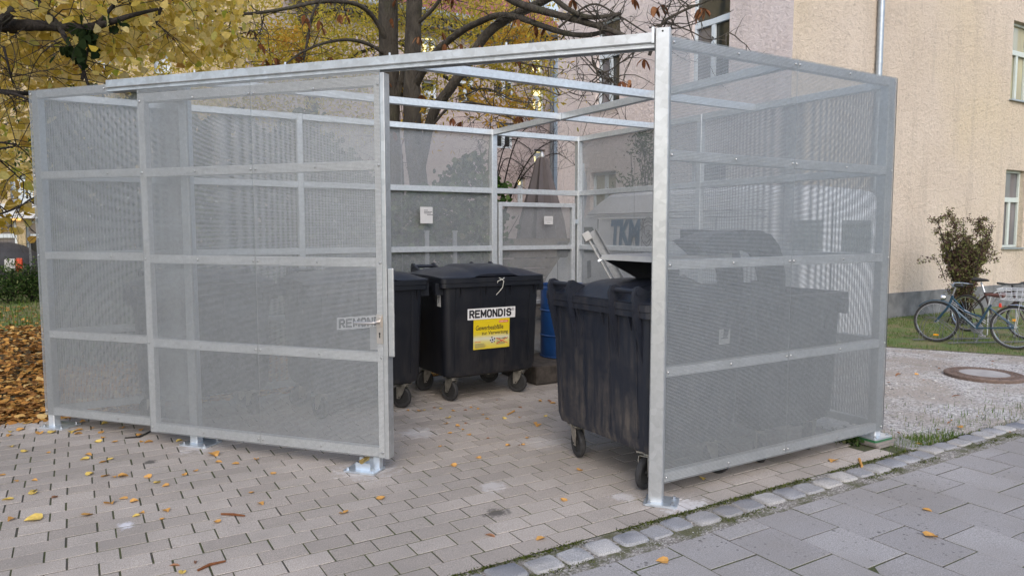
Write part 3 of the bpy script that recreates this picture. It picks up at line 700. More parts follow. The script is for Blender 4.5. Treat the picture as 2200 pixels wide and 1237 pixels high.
def stroke_text(name, body, mat, parent, fn, x0, z0, cell, gap, h, wd):
    mb = MB(); x = x0
    for ch in body:
        cw = cell * (.32 if ch == 'I' else 1.22 if ch == 'M' else 1)
        for k_, pl in enumerate(STROKES[ch]):
            P = [(x + a * cw, z0 + b * h) for a, b in pl]
            for (xa, za), (xb, zb) in zip(P[:-1], P[1:]):
                L = math.hypot(xb - xa, zb - za); dx, dz = (xb - xa) / L * wd / 2, (zb - za) / L * wd / 2; e = .85
                xa_, za_, xb_, zb_ = xa - dx * e, za - dz * e, xb + dx * e, zb + dz * e
                mb.add([fn(xa_ + dz, za_ - dx), fn(xb_ + dz, zb_ - dx), fn(xb_ - dz, zb_ + dx), fn(xa_ - dz, za_ + dx)], [(0, 1, 2, 3)])
        x += cw + gap
    return mb.build(name, mat, parent)
# stickers on its front
def slope_pt(x, z, out=.0): return Vector((x, -.46 + .06 - (z - .32) / .74 * .025 - .006 - out, z))
yd = (slope_pt(0, 1) - slope_pt(0, .5)).normalized(); xd = Vector((1, 0, 0))
def sticker(name, mat, x0, x1, z0, z1, out, parent):
    return MB().add([slope_pt(x, z, o) for o in (out, out - .0015) for x, z in ((x0, z0), (x1, z0), (x1, z1), (x0, z1))], [(0, 1, 2, 3), (7, 6, 5, 4), (0, 4, 5, 1), (1, 5, 6, 2), (2, 6, 7, 3), (3, 7, 4, 0)]).build(name, mat, parent)
ms = Mt('sticker_yellow'); z_ = ms.new('ShaderNodeSeparateXYZ'); ms.l(ms.coord('Object'), z_.inputs[0])
ms.color(ms.ramp(ms.math('ADD', z_.outputs[2], ms.math('MULTIPLY', ms.noise(ms.coord('Object'), 6, 3), .03)), [(.515, (.60, .46, .02)), (.585, (.56, .50, .16)), (.625, (.55, .54, .42)), (.665, (.58, .47, .05)), (.70, (.62, .47, .015))])); ms.set(.35)
# REMONDIS name plate
sw = sticker('name_sticker', plain('sticker_white', (.66, .66, .66), .4, 0, .05), -.287, .240, .795, .902, .004, bin1)
stroke_text('lettering', 'REMONDIS', M['ink'], sw, lambda x, z: slope_pt(x, z, .0046), -.262, .818, .0395, .0215, .062, .0172)
put_text('lettering', '\u00ae', M['ink'], sw, slope_pt(.196, .862, .0048), xd, yd, .030, .030)
sy_ = sticker('info_sticker', ms.m, -.222, .178, .505, .793, .003, bin1)
put_text('lettering', 'Gewerbeabf\u00e4lle', M['ink'], sy_, slope_pt(-.198, .690, .0038), xd, yd, .046, .305, bold=.006)
put_text('lettering', 'zur Verwertung', M['ink'], sy_, slope_pt(-.132, .632, .0038), xd, yd, .046, .292, bold=.006)
MB().add([slope_pt(x, z, .0036) for x, z in ((.058, .752), (.162, .752), (.162, .774), (.058, .774))], [(0, 1, 2, 3)]).build('red_field', M['red'], sy_)
put_text('lettering', 'REMONDIS', plain('pale_print', (.75, .60, .45), .5), sy_, slope_pt(.064, .756, .0042), xd, yd, .013, .090, bold=.01)
put_text('lettering', 'REMONDIS', M['red'], sy_, slope_pt(-.205, .572, .0038), xd, yd, .010, .062)
put_text('lettering', 'Nicht einf\u00fcllen', M['ink'], sy_, slope_pt(.034, .588, .0038), xd, yd, .018, .122, bold=.008)
for k in range(5):
    MB().add([slope_pt(x, z, .0037) for x, z in ((-.205, .556 - k * .0092), (-.205 + random.uniform(.09, .15), .556 - k * .0092), (-.205 + .1, .560 - k * .0092), (-.205, .560 - k * .0092))], [(0, 1, 2, 3)]).build('printed_line', M['ink_soft'], sy_)
for k in range(4):
    e_ = .034 + random.uniform(.06, .12); MB().add([slope_pt(x, z, .0037) for x, z in ((.034, .572 - k * .0105), (e_, .572 - k * .0105), (e_, .577 - k * .0105), (.034, .577 - k * .0105))], [(0, 1, 2, 3)]).build('printed_line', M['ink_soft'], sy_)
for s_ in (0, 1):
    p, q = (slope_pt(.030, .545 if s_ else .602, .0042), slope_pt(.158, .602 if s_ else .545, .0042)); MB().bar(p, q, .006, .001, Vector((0, -1, 0))).build('red_stroke', M['red'], sy_)
bc = slope_pt(-.012, .588, .004)                    # football printed on the sticker
ball = MB().add([bc + xd * math.cos(g) * .030 + yd * math.sin(g) * .030 for g in [2 * math.pi * k / 24 for k in range(24)]], [tuple(range(24))]).build('ball_print', M['paper'], sy_)
for cx, cy, rr in ((0, 0, .0105), (.022, .010, .009), (-.008, .024, .009), (-.024, -.004, .009), (-.006, -.024, .009), (.018, -.018, .008)):
    MB().add([bc + Vector((0, -.0006, 0)) + xd * (cx + rr * math.cos(g)) + yd * (cy + rr * math.sin(g)) for g in [2 * math.pi * k / 5 + cx * 60 for k in range(5)]], [tuple(range(5))]).build('ball_patch', M['ink'], sy_)
# small paper label on the left flank, cable tie on the rim
lb = MB().box((0, 0, 0), (.0015, .075, .115), Matrix.Rotation(R(-1.3), 3, 'Y')).build('side_label', M['paper'], bin1); lb.location = (-.5255, -.30, .985)
for k in range(4): MB().box((0, 0, 0), (.0008, .055 - .008 * k, .012 if k == 0 else .004)).build('printed_line', M['ink_soft'], lb).location = (-.0012, 0, .038 - k * .018)
p0 = Vector((.035, -.466, 1.19))
MB().tube([p0, p0 + Vector((.02, -.012, -.012)), p0 + Vector((.045, -.014, -.03)), p0 + Vector((.035, -.010, -.09)), p0 + Vector((.0, .0, -.135)), p0 + Vector((-.025, .012, -.165))], .0035, 6).tube([p0 + Vector((.06, 0, .0)), p0 + Vector((.03, -.012, -.015)), p0 + Vector((-.02, -.01, -.03)), p0 + Vector((-.02, -.006, -.05))], .0032, 6).build('cable_tie', plain('nylon', (.55, .55, .50), .4), bin1, True)
dup(bin1, (2.16, 6.43, 0), R(.8), 'black container half hidden behind the open edge of the sliding door', ('info_sticker', 'side_label', 'cable_tie'))
bin3 = container('waste_container', 'dusty black container turned hinges outward beside the thick corner post', 'bin_old', 'bin_lid', loc=(3.375, 3.80, 0), rz=R(90), yaws=(100, 20, 92, 75), group='black waste containers in the cage', shaped=True)
lb = MB().box((0, 0, 0), (.0015, .10, .10), Matrix.Rotation(R(-1.3), 3, 'Y')).build('side_label', M['paper'], bin3); lb.location = (-.5248, -.23, .955)
for k in range(3): MB().box((0, 0, 0), (.0008, .07, .006)).build('printed_line', M['ink_soft'], lb).location = (-.0012, 0, .03 - k * .02)
container('waste_container', 'narrow black container behind the fixed mesh panel at the far left of the cage', 'bin', 'bin_lid', wd=1.13, dp=.63, loc=(.92, 6.755, 0), yaws=(30, 70, 20, 50), group='black waste containers in the cage')
bin4 = container('waste_container', 'black container behind the right mesh with its domed lids thrown open', 'bin', 'bin_lid', loc=(4.42, 3.80, 0), rz=R(90), lid=False, yaws=(20, 60, 10, 80), group='black waste containers in the cage')
# its two lids, thrown back over the neighbouring container (local +Y is world -X)
def lidprof(v0, v1, u0, nm):
    du = 0
    pr_ = [(3.22, 1.535), (3.40, 1.578), (3.60, 1.625), (3.85, 1.652), (4.02, 1.645), (4.14, 1.615), (4.22, 1.55), (4.27, 1.46), (4.30, 1.33), (4.31, 1.22)]
    pr_ = [q for q in pr_ if q[0] >= u0]; inn = [(4.255, 1.22), (4.24, 1.33), (4.20, 1.43), (4.14, 1.50), (4.02, 1.54), (3.85, 1.535), (3.55, 1.50), (3.35, 1.485), (3.22, 1.50)]
    inn = [q for q in inn if q[0] >= u0]
    mb = MB(); poly = [(a_ + du, b_) for a_, b_ in pr_ + inn]; fn = lambda x, z, t_: Vector((t_ - 3.80, -(x - 4.42), z))
    n = len(poly)
    for a_, b_ in ((v0, v0 + .02), (v1 - .02, v1)):       # side cheeks
        pp = [(x + du, z) for x, z in pr_] + [(x + du, z - .02) for x, z in inn]
        mb.prism(pp, fn, a_, b_)
    sh = [(x + du, z) for x, z in pr_] + [(x + du - .012 * (x > 4.1), z - .018) for x, z in pr_[::-1]]
    mb.prism(sh, fn, v0 + .021, v1 - .021)
    mb.build(nm, M['bin_lid'], bin4, True, 30)
lidprof(3.36, 3.56, 3.40, 'lid'); lidprof(3.74, 3.95, 3.80, 'lid')
MB().prism([(3.12, 1.44), (3.80, 1.45), (3.80, 1.29), (3.48, 1.275)], lambda x, z, t_: Vector((t_ - 3.80, -(x - 4.42), z)), 3.90, 3.92).build('cheek_plate', M['bin'], bin4)
MB().prism([(3.10, 1.445), (3.12, 1.478), (3.80, 1.488), (3.80, 1.455)], lambda x, z, t_: Vector((t_ - 3.80, -(x - 4.42), z)), 3.40, 3.95).build('lid_tray', M['clamp_grey'], bin4)

# ---------------------------------------------------------------- things inside: barrel on a pallet, leaning steel channel
BAR = Vector((4.75, 6.74, .207))
mp_ = plain('barrel_blue', (.007, .042, .15), .38, 0, .3, 6)
bar = thing('barrel', 'blue steel drum with rolled hoops standing on the low slab by the gate', 'barrel', BAR)
pf = [(.262, 0), (.268, .006), (.268, .014), (.262, .02), (.262, .26)] + [(.262 + .012 * math.sin(math.pi * k / 4), .26 + .006 * k) for k in range(5)] + [(.262, .29), (.262, .56)] + [(.262 + .012 * math.sin(math.pi * k / 4), .57 + .006 * k) for k in range(5)] + [(.262, .60), (.262, .86), (.240, .885), (.240, .90), (.252, .905), (.252, .892), (.235, .880), (0, .872)]
pf = [(a_ * .95, b_ * .92) for a_, b_ in pf]
MB().lathe(pf, n=40).build('drum', mp_, bar, True, 30)
MB().lathe([(.0, .0), (.03, 0), (.03, .02), (.02, .025), (0, .025)], (.14, .05, .802), n=16).build('bung', M['rubber'], bar, True)
hs = thing('hose', 'pale grey hose loop hanging down the front of the blue drum', 'hose', BAR + Vector((-.18, -.27, .5)))
MB().tube([Vector((.16 - .17 * math.sin(g) , -.02 - .02 * math.sin(g), .28 * math.cos(g) + .02)) for g in [math.pi * k / 16 for k in range(17)]], .011, 8).build('hose_loop', plain('hose_grey', (.30, .30, .28), .5), hs, True)
sb = MB((4.68, 6.70, 0))
sb.box((4.665, 6.68, .105), (1.10, .74, .20))
sbo = tag(sb.build('concrete_slab', plain('dark_slab', (.05, .042, .036), .9, 0, .5, 14), bevel=.012), 'low dark slab carrying the blue drum in the rear corner of the cage', 'slab'); sbo.location = (4.68, 6.70, 0)
# steel channel leaning in the rear corner
chb, cht = Vector((4.72, 4.62, 0.0)), on_u(1272, 497, 4.15)
d = cht - chb; cht2 = chb + d
t = thing('steel_channel', 'galvanised steel channel leaning behind the dusty container, a pale rod clipped along it', 'steel channel', chb)
fw = Vector((.517, .856, 0)); sd_ = (cht2 - chb).normalized().cross(fw).normalized()
n_ = sd_.cross((cht2 - chb).normalized()).normalized()
ch = MB(chb).bar(chb, cht2, .075, .006, n_); ch.bar(chb + sd_ * .0375 - n_ * .026, cht2 + sd_ * .0375 - n_ * .026, .006, .052, n_); ch.bar(chb - sd_ * .0375 - n_ * .026, cht2 - sd_ * .0375 - n_ * .026, .006, .052, n_)
ch.build('channel', galv('weathered_zinc', (.17, .18, .19), .5, .5), t)
e_ = (cht2 - chb).normalized()
MB(chb).tube([chb + sd_ * .07 - n_ * .05 + e_ * .35, cht2 + sd_ * .07 - n_ * .05 - e_ * .06], .010, 8).build('rod', M['clamp_grey'], t, True)
rt = Matrix((sd_, e_, n_)).transposed()
MB(chb).box(cht2 + sd_ * .07 - n_ * .05 - e_ * .03, (.075, .085, .06), rt).build('clamp', M['clamp_grey'], t, bevel=.008)
MB(chb).box(cht2 + sd_ * .07 - n_ * .05 - e_ * .28, (.05, .02, .04), rt).build('bracket', M['galv'], t)

# ---------------------------------------------------------------- THE HOUSE ON THE RIGHT
def render_mat(name, a, b, c_low=None):
    m = Mt(name); p = m.pos(); n = m.noise(p, .55, 5, .6); k = m.noise(p, 13, 7, .7, .5); k2 = m.noise(p, 70, 4, .7)
    c = m.ramp(n, [(.35, a), (.65, b)])
    if c_low:
        z = m.new('ShaderNodeSeparateXYZ'); m.l(p, z.inputs[0]); c = m.mix(m.ramp(m.math('ADD', z.outputs[2], m.math('MULTIPLY', n, 1.5)), [(.1, .8), (.45, 0.0)]) if False else m.ramp(m.noise(p, .22, 3), [(.45, 0.0), (.65, .7)]), c, c_low)
    c = m.mix(m.ramp(k, [(.52, 0.0), (.68, .5)]), c, tuple(x * .62 for x in a))
    c = m.mix(m.math('MULTIPLY', m.ramp(m.voro(m.coord('Object', (1, 1, 1)), .9, 'DISTANCE_TO_EDGE'), [(.0, 1.0), (.006, 0.0)]), m.ramp(m.noise(p, .8, 2), [(.56, 0.0), (.60, .4)])), c, (.22, .16, .11))
    c = m.mix(m.ramp(m.noise(m.coord('Object', (2.2, 2.2, .16)), 1.5, 5, .65), [(.52, 0.0), (.74, .38)]), c, tuple(x * .58 for x in a))
    m.color(c); m.set(.95, spec=.1); m.bump(m.math('ADD', k, m.math('MULTIPLY', k2, .4)), 1.0, .06); return m.m
M['house_l'] = render_mat('roughcast_skylit', (.76, .675, .66), (.82, .745, .735))  # same cream roughcast, paler and pinker to imitate cool sky light on this face
M['house_r'] = render_mat('roughcast_warmlit', (.62, .53, .44), (.68, .59, .50), (.66, .56, .40))  # same roughcast, tinted beige and yellow to imitate warmer light on this face
M['frame'] = plain('window_frame', (.55, .62, .68), .45, 0, .05)
M['frame_y'] = plain('window_frame_greenish', (.48, .53, .50), .45, 0, .05)
M['sill'] = plain('zinc_sill', (.36, .40, .42), .4, .5)
M['plinth'] = plain('plinth_grey', (.14, .145, .15), .9, 0, .38, 4)
def pane_tone_mat(name, c1, c2):
    m = Mt(name); n = m.noise(m.coord('Object', (1, 1, .6)), 1.6, 3); m.color(m.ramp(n, [(.35, c1), (.65, c2)])); m.set(.04, 0, .8); return m.m
M['pane'] = pane_tone_mat('window_pane', (.018, .022, .022), (.055, .055, .045))
M['pane_soft'] = pane_tone_mat('curtain_with_tree_reflection', (.30, .295, .22), (.42, .40, .27))  # pale curtain tone, yellowed to imitate trees reflected in the glass
M['pane_grey'] = pane_tone_mat('window_pane_grey', (.10, .10, .11), (.17, .16, .17))
def facade(P, d, L, H, opens, mat, parent, name='wall', depth=.16, z0=0.0):
    """rendered wall from P along d (outside on the right-hand side of d), with openings (x0, x1, z0, z1)"""
    P = Vector(P); d = Vector(d).normalized(); nrm = Vector((d.y, -d.x, 0)); mb = MB(parent.location)
    xs = sorted({0, L, *[o[0] for o in opens], *[o[1] for o in opens]}); zs = sorted({z0, H, *[o[2] for o in opens], *[o[3] for o in opens]})
    pt = lambda x, z, n=0: P + d * x + Vector((0, 0, z)) - nrm * n
    for i in range(len(xs) - 1):
        for j in range(len(zs) - 1):
            cx, cz = (xs[i] + xs[i + 1]) / 2, (zs[j] + zs[j + 1]) / 2
            if any(o[0] < cx < o[1] and o[2] < cz < o[3] for o in opens): continue
            mb.add([pt(xs[i], zs[j]), pt(xs[i + 1], zs[j]), pt(xs[i + 1], zs[j + 1]), pt(xs[i], zs[j + 1])], [(0, 1, 2, 3)])
    for a, b, c, e in opens:
        q = [(a, c), (b, c), (b, e), (a, e)]
        for k in range(4):
            (x1, z1), (x2, z2) = q[k], q[(k + 1) % 4]; mb.add([pt(x1, z1), pt(x2, z2), pt(x2, z2, depth), pt(x1, z1, depth)], [(0, 1, 2, 3)])
    return mb.build(name, mat, parent)
def window(parent, P, d, x0, x1, z0, z1, depth=.16, transom=.55, fmat='frame', pmats=('pane', 'pane'), mull=True, sill=True, fw=.055):
    P = Vector(P); d = Vector(d).normalized(); nrm = Vector((d.y, -d.x, 0)); o = parent.location
    pt = lambda x, z, n=0: P + d * x + Vector((0, 0, z)) - nrm * n
    f = MB(o); dn = depth - .035; zt = z0 + (z1 - z0) * transom
    def bar(xa, za, xb, zb, wd, off=0): f.bar(pt(xa, za, dn - off), pt(xb, zb, dn - off), .05, wd, nrm if abs(za - zb) > .001 else (0, 0, 1)) if abs(za - zb) < .001 else f.bar(pt(xa, za, dn - off), pt(xb, zb, dn - off), .05, wd, d)
    bar(x0, z0 + fw / 2, x1, z0 + fw / 2, fw); bar(x0, z1 - fw / 2, x1, z1 - fw / 2, fw)
    bar(x0 + fw / 2, z0 + fw, x0 + fw / 2, z1 - fw, fw); bar(x1 - fw / 2, z0 + fw, x1 - fw / 2, z1 - fw, fw)
    if transom < 1: bar(x0 + fw, zt, x1 - fw, zt, fw * 1.9, .012)
    xm = (x0 + x1) / 2; ztt = zt - fw * .95 if transom < 1 else z1 - fw
    if mull: bar(xm, z0 + fw, xm, ztt, fw * 1.5, .006)
    fo = f.build('window', M[fmat], parent, bevel=.008)
    pn = depth - .01
    MB(o).add([pt(x0, z0, pn), pt(xm, z0, pn), pt(xm, zt, pn), pt(x0, zt, pn)], [(0, 1, 2, 3)]).build('pane', M[pmats[0]], fo)
    MB(o).add([pt(xm, z0, pn), pt(x1, z0, pn), pt(x1, zt, pn), pt(xm, zt, pn)], [(0, 1, 2, 3)]).build('pane', M[pmats[1]], fo)
    if transom < 1: MB(o).add([pt(x0, zt, pn), pt(x1, zt, pn), pt(x1, z1, pn), pt(x0, z1, pn)], [(0, 1, 2, 3)]).build('pane', M[pmats[-1]], fo)
    if sill: MB(o).bar(pt(x0 - .05, z0 - .015, -.03 + depth / 2 - .02), pt(x1 + .05, z0 - .015, -.03 + depth / 2 - .02), depth + .03, .03).build('sill', M['sill'], fo)
    return fo
HC = Vector((10.069, 7.863, 0))
house = thing('house', 'cream roughcast house with tall windows rising behind the right mesh wall', 'house', HC)
wl = [(14.255 - 10.15, 14.255 - 9.20, 4.33, 6.95), (14.255 - 13.05, 14.255 - 12.22, 4.33, 6.22), (14.255 - 10.15, 14.255 - 9.20, 1.25, 2.93), (14.255 - 13.22, 14.255 - 12.30, 1.25, 2.93)]
PL_, DL_ = (10.069, 14.255, 0), (0, -1, 0)
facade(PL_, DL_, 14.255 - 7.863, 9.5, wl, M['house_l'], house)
wr = [(7.08, 7.93, 4.42, 6.06), (7.09, 7.95, 1.26, 2.94)]
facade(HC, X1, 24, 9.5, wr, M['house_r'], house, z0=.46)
MB(HC).box((10.069 + 12, 7.863 + .02, .215), (24.06, .1, .49)).box((10.075, 11.06, .20), (.06, 6.38, .44)).build('plinth', M['plinth'], house)
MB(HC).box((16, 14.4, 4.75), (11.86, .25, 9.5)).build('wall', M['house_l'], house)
for i, (a, b, c, e) in enumerate(wl): window(house, PL_, DL_, a, b, c, e, transom=.43 if i == 0 else (.60 if i == 1 else 1.0 if i == 3 else .62), pmats=[('pane_grey', 'pane'), ('pane_grey', 'pane'), ('pane', 'pane_grey'), ('pane_soft', 'pane_soft')][i], fw=.06)
for i, (a, b, c, e) in enumerate(wr): window(house, HC, X1, a, b, c, e, transom=.62, fmat='frame_y', pmats=('pane_soft', 'pane_soft') if i == 0 else ('pane_grey', 'pane_grey'))
dp_ = MB(HC).tube([(12.32, 7.79, .3), (12.32, 7.79, 9.4)], .055, 14)
for z in (2.2, 4.6, 5.95, 8): dp_.lathe([(.056, -.02), (.061, -.02), (.061, .02), (.056, .02)], (12.32, 7.79, z), n=14)
dp_.build('downpipe', plain('zinc_pipe', (.34, .38, .42), .38, .6), house, True)

# ---------------------------------------------------------------- THE VAN behind the cage
V0 = Vector((7.2, 7.0, 0)); vx = 6.30
van = thing('van', 'white delivery van with blue lettering parked behind the cage, seen through its rear mesh', 'van', V0)
secs = [(5.06, .40, 2.02, .91), (5.11, .36, 2.10, .94), (5.3, .36, 2.145, .95), (7.3, .36, 2.16, .95), (7.93, .36, 2.155, .95), (8.18, .36, 2.05, .95), (8.46, .36, 1.90, .945), (8.75, .36, 1.605, .94), (9.11, .36, 1.235, .93), (9.30, .36, 1.07, .91), (9.48, .36, .96, .87), (9.66, .38, .84, .80), (9.76, .40, .70, .68), (9.79, .45, .58, .60)]
rings = []
for v, zb, zt, hw in secs:
    tum = .075 * max(0, min(1, (zt - 1.0) / 1.1)); z1_ = min(1.80, zb + (zt - zb) * .72)
    x0_, x1_ = vx + .95 - hw, vx + .95 + hw
    rings.append([(x0_ + .05, v, zb), (x0_, v, zb + .12), (x0_, v, zb + (z1_ - zb) * .6), (x0_ + tum * .2, v, z1_), (x0_ + tum, v, zt - .06), (x0_ + tum + .05, v, zt - .012), (vx + .95, v, zt + .012),
                  (x1_ - tum - .05, v, zt - .012), (x1_ - tum, v, zt - .06), (x1_ - tum * .2, v, z1_), (x1_, v, zb + (z1_ - zb) * .6), (x1_, v, zb + .12), (x1_ - .05, v, zb)])
MB(V0).loft(rings).build('body', M['white_paint'], van, True, 32)
def side(pts, name, mat, off=.006, zt=True):
    f = lambda v, z, t: Vector((vx + max(0, (z - 1.55)) * .055 - off + t, v, z))
    return MB(V0).prism(pts, f, 0, .012).build(name, M[mat], van)
side([(8.16, 1.33), (8.16, 1.62), (8.22, 1.69), (8.42, 1.69), (8.66, 1.50), (8.83, 1.33)], 'side_window', 'van_glass')
for a in ([(8.105, .45), (8.115, .45), (8.105, 1.80), (8.095, 1.80)], [(5.2, 1.862), (8.35, 1.862), (8.35, 1.870), (5.2, 1.870)], [(5.2, 1.79), (8.0, 1.79), (8.0, 1.797), (5.2, 1.797)], [(7.16, .5), (7.168, .5), (7.168, 1.80), (7.16, 1.80)], [(5.9, .5), (5.908, .5), (5.908, 1.8), (5.9, 1.8)], [(9.07, .5), (9.078, .5), (9.078, 1.25), (9.07, 1.25)]):
    side(a, 'panel_seam', 'seam', .003)
side([(8.22, .98), (8.30, .95), (8.31, 1.20), (8.23, 1.22)], 'door_handle', 'seam', .012)
MB(V0).box((vx - .11, 8.78, 1.36), (.16, .10, .24)).build('wing_mirror', M['rubber'], van, bevel=.03)
wsf = MB(V0); pA, pB_, pC, pD = Vector((vx + .18, 8.52, 1.86)), Vector((vx + 1.72, 8.52, 1.86)), Vector((vx + 1.76, 9.02, 1.36)), Vector((vx + .14, 9.02, 1.36)); nz = (pB_ - pA).cross(pD - pA).normalized(); nz = nz if nz.z > 0 else -nz
wsf.add([p + nz * .012 for p in (pA, pB_, pC, pD)], [(0, 1, 2, 3)]).build('windscreen', M['van_glass'], van)
for v in (6.0, 8.98):
    for x in (vx + .11, vx + 1.79):
        t_ = MB(V0).lathe([(.16, -.10), (.29, -.10), (.315, -.07), (.315, .07), (.29, .10), (.16, .10), (.16, -.10)], (x, v, .315), 'x', 30).build('wheel', M['tyre'], van, True)
        MB(V0).lathe([(0, -.07), (.15, -.09), (.165, -.06), (.165, .06), (.15, .09), (0, .07)], (x, v, .315), 'x', 24).build('rim', M['galv_dull'], t_, True)
for z_ in (1.0,): side([(5.13, .85), (5.20, .85), (5.20, 1.25), (5.13, 1.25)], 'tail_light', 'red', .012)
for x_ in (vx + .95,): MB(V0).box((x_, 5.058, 1.2), (.012, .012, 1.5)).build('panel_seam', M['seam'], van)
for x_ in (vx + .5, vx + 1.4): MB(V0).box((x_, 5.062, 1.55), (.55, .02, .42)).build('rear_window', M['van_glass'], van, bevel=.008)
lt = put_text('lettering', 'TKM', M['blue_letters'], van, Vector((vx + .012 - .012, 7.79, 1.44)) - V0, (0, -1, 0), (0, 0, 1), .345, .60, bold=.05, shear=.12)
lt2 = put_text('letter_outline', 'TKM', plain('pale_outline', (.42, .48, .55), .5), van, Vector((vx + .012 - .008, 7.80, 1.432)) - V0, (0, -1, 0), (0, 0, 1), .362, .622, bold=.085, shear=.12)
em = MB(V0); ex = lambda a, b: Vector((vx - .006, 7.155 - a, 1.44 + b))
for st in ([(.03, .24), (.04, .32), (.09, .37), (.15, .37), (.20, .33), (.21, .25)], [(.03, .24), (.12, .27), (.21, .25)], [(.06, .30), (.12, .32), (.18, .30)], [(.05, .24), (.05, .17), (.09, .12), (.12, .17)], [(.20, .24), (.21, .12), (.15, .02), (.10, .0), (.04, .04), (.0, .11), (.02, .14)], [(-.03, .32), (-.01, .27), (.02, .25), (.0, .22), (-.04, .20)], [(.10, .10), (.16, .15), (.19, .13)], [(.06, .06), (.10, .04), (.16, .09)], [(.10, .20), (.15, .20), (.13, .15)]):
    em.tube([ex(*q) for q in st], .006, 5)
em.build('emblem', M['seam'], van)

# ---------------------------------------------------------------- things behind the cage: parasol, round sign, board fence, hedge
PP = at(1163, 640, 13.6); PP.z = 0
par = thing('parasol', 'closed grey market parasol standing behind the gate', 'parasol', PP)
rings = []
for z, r in ((3.02, .02), (2.98, .10), (2.92, .125), (2.75, .17), (2.3, .30), (1.8, .44), (1.3, .52), (1.05, .54)):
    rings.append([PP + Vector((math.cos(g) * r * q, math.sin(g) * r * q, z)) for k in range(32) for g, q in [(2 * math.pi * k / 32, 1.0 if k % 4 == 0 else (.80 if k % 2 else .66))]])
MB(PP).loft(rings).build('canopy', plain('parasol_cloth', (.115, .100, .102), .9, 0, .1, 5), par, True, 25)
MB(PP).tube([PP, PP + Vector((0, 0, 3.08))], .028, 10).lathe([(.045, 3.0), (.05, 3.04), (.02, 3.10), (0, 3.11)], PP, n=12).build('pole', M['galv_dull'], par, True)
MB(PP).box(PP + Vector((0, 0, .05)), (.6, .6, .1)).build('base', M['plinth'], par)
PS = at(1249, 640, 9.9); PS.z = 0
sg = thing('road_sign', 'round road sign seen from its grey back, on a pole behind the corner post', 'sign', PS)
rs = Matrix.Rotation(R(-31 + 73), 3, 'Z')
MB(PS).lathe([(0, -.008), (.30, -.008), (.315, 0), (.30, .008), (0, .008)], PS + Vector((0, 0, 2.19)), 'y', 32, rs).build('disc', M['galv_dull'], sg, True)
MB(PS).tube([PS, PS + Vector((0, 0, 2.55))], .03, 10).build('pole', M['galv_dull'], sg, True)
M['boards'] = plain('weathered_boards', (.13, .105, .08), .9, 0, .35, 6)
F0, F1 = Vector((6.05, 10.55, 0)), Vector((7.75, 10.6, 0))
fn = thing('board_fence', 'weathered horizontal board fence behind the gate of the cage', 'fence', F0)
mb = MB(F0)
for k in range(8): mb.bar(F0 + Vector((0, 0, .2 + k * .175)), F1 + Vector((0, 0, .2 + k * .175 + random.uniform(-.01, .01))), .02, .155)
mb.build('boards', M['boards'], fn)
for s in (.0, .33, .66, 1.0): MB(F0).box(F0.lerp(F1, s) + Vector((0, .04, .75)), (.08, .05, 1.5)).build('fence_post', M['boards'], fn)
def clumps(boxes, per=34, spread=.22):
    out = []
    for (x0, x1, y0, y1, d0, d1, n) in boxes:
        k = max(1, n // per)
        for _ in range(k):
            c = at(rng.uniform(x0, x1), rng.uniform(y0, y1), rng.uniform(d0, d1)); s = spread * rng.uniform(.5, 1.4)
            for _ in range(n // k): out.append((c.x + rng.normal(0, s), c.y + rng.normal(0, s), c.z + rng.normal(0, s * .7)))
    return np.array(out)
M['green'] = leaf_mat('hedge_leaves', [(0, (.015, .035, .012)), (.5, (.045, .085, .025)), (.9, (.10, .15, .05)), (1, (.22, .22, .12))], .3)
M['bark'] = None
def bark(name, a, b):
    m = Mt(name); p = m.coord('Object', (1, 1, .35)); n = m.noise(p, 9, 8, .7, .6); k = m.voro(m.coord('Object', (1, 1, .25)), 26, 'DISTANCE_TO_EDGE'); l_ = m.noise(m.pos(), 3, 4)
    c = m.ramp(n, [(.3, a), (.7, b)]); c = m.mix(m.ramp(l_, [(.55, 0.0), (.7, .5)]), c, (.06, .066, .035)); m.color(c); m.set(.95); m.bump(m.math('ADD', n, k), .8, .03); return m.m
M['bark'] = bark('bark', (.022, .018, .015), (.085, .074, .060)); M['bark_dark'] = bark('dark_bark', (.010, .008, .008), (.035, .028, .024))
hp = G(950, 690); hp = Vector((3.6, 10.3, 0))
hg = thing('hedge', 'dark green leafy hedge behind the long mesh wall, left of the board fence', 'hedge', hp)
P = np.array([(u_, v_, z_) for u_, v_, z_ in zip(rng.uniform(-.35, 6.0, 34000), rng.normal(10.4, .26, 34000), 3.5 * rng.uniform(0, 1, 34000) ** .9) if z_ < 2.1 + 1.15 / (1 + math.exp((u_ - 3.4) * 4)) + .65 * math.exp(-((u_ - 5.3) / .7) ** 2) + .15 * math.sin(u_ * 2.3) + .15 * math.sin(u_ * 7 + 1)])
scatter('foliage', P, .085, 'round', M['green'], hg, origin=hp)
mb = MB(hp)
for k in range(44):
    x_ = rng.uniform(-.2, 5.9); b_ = Vector((x_, 10.4 + rng.normal(0, .15), 0)); mb.tube([b_, b_ + Vector((rng.normal(0, .1), 0, .8)), b_ + Vector((rng.normal(0, .25), 0, 1.9))], [.022, .015, .005], 6)
mb.build('stems', M['bark'], hg)
for k, x in enumerate((918, 978)):
    q = at(x, 600, 9.3); q.z = 0
    st = thing('stake', ['grey metal stake in front of the hedge, under the paper notice', 'grey metal stake in front of the hedge, right of the paper notice'][k], 'stake', q, group='stakes before the hedge')
    MB(q).bar(q, q + Vector((0, 0, 1.62)), .05, .03, Y1).build('shaft', M['galv_dull'], st); MB(q).box(q + Vector((0, 0, 1.63)), (.06, .04, .02)).build('cap', M['galv'], st)

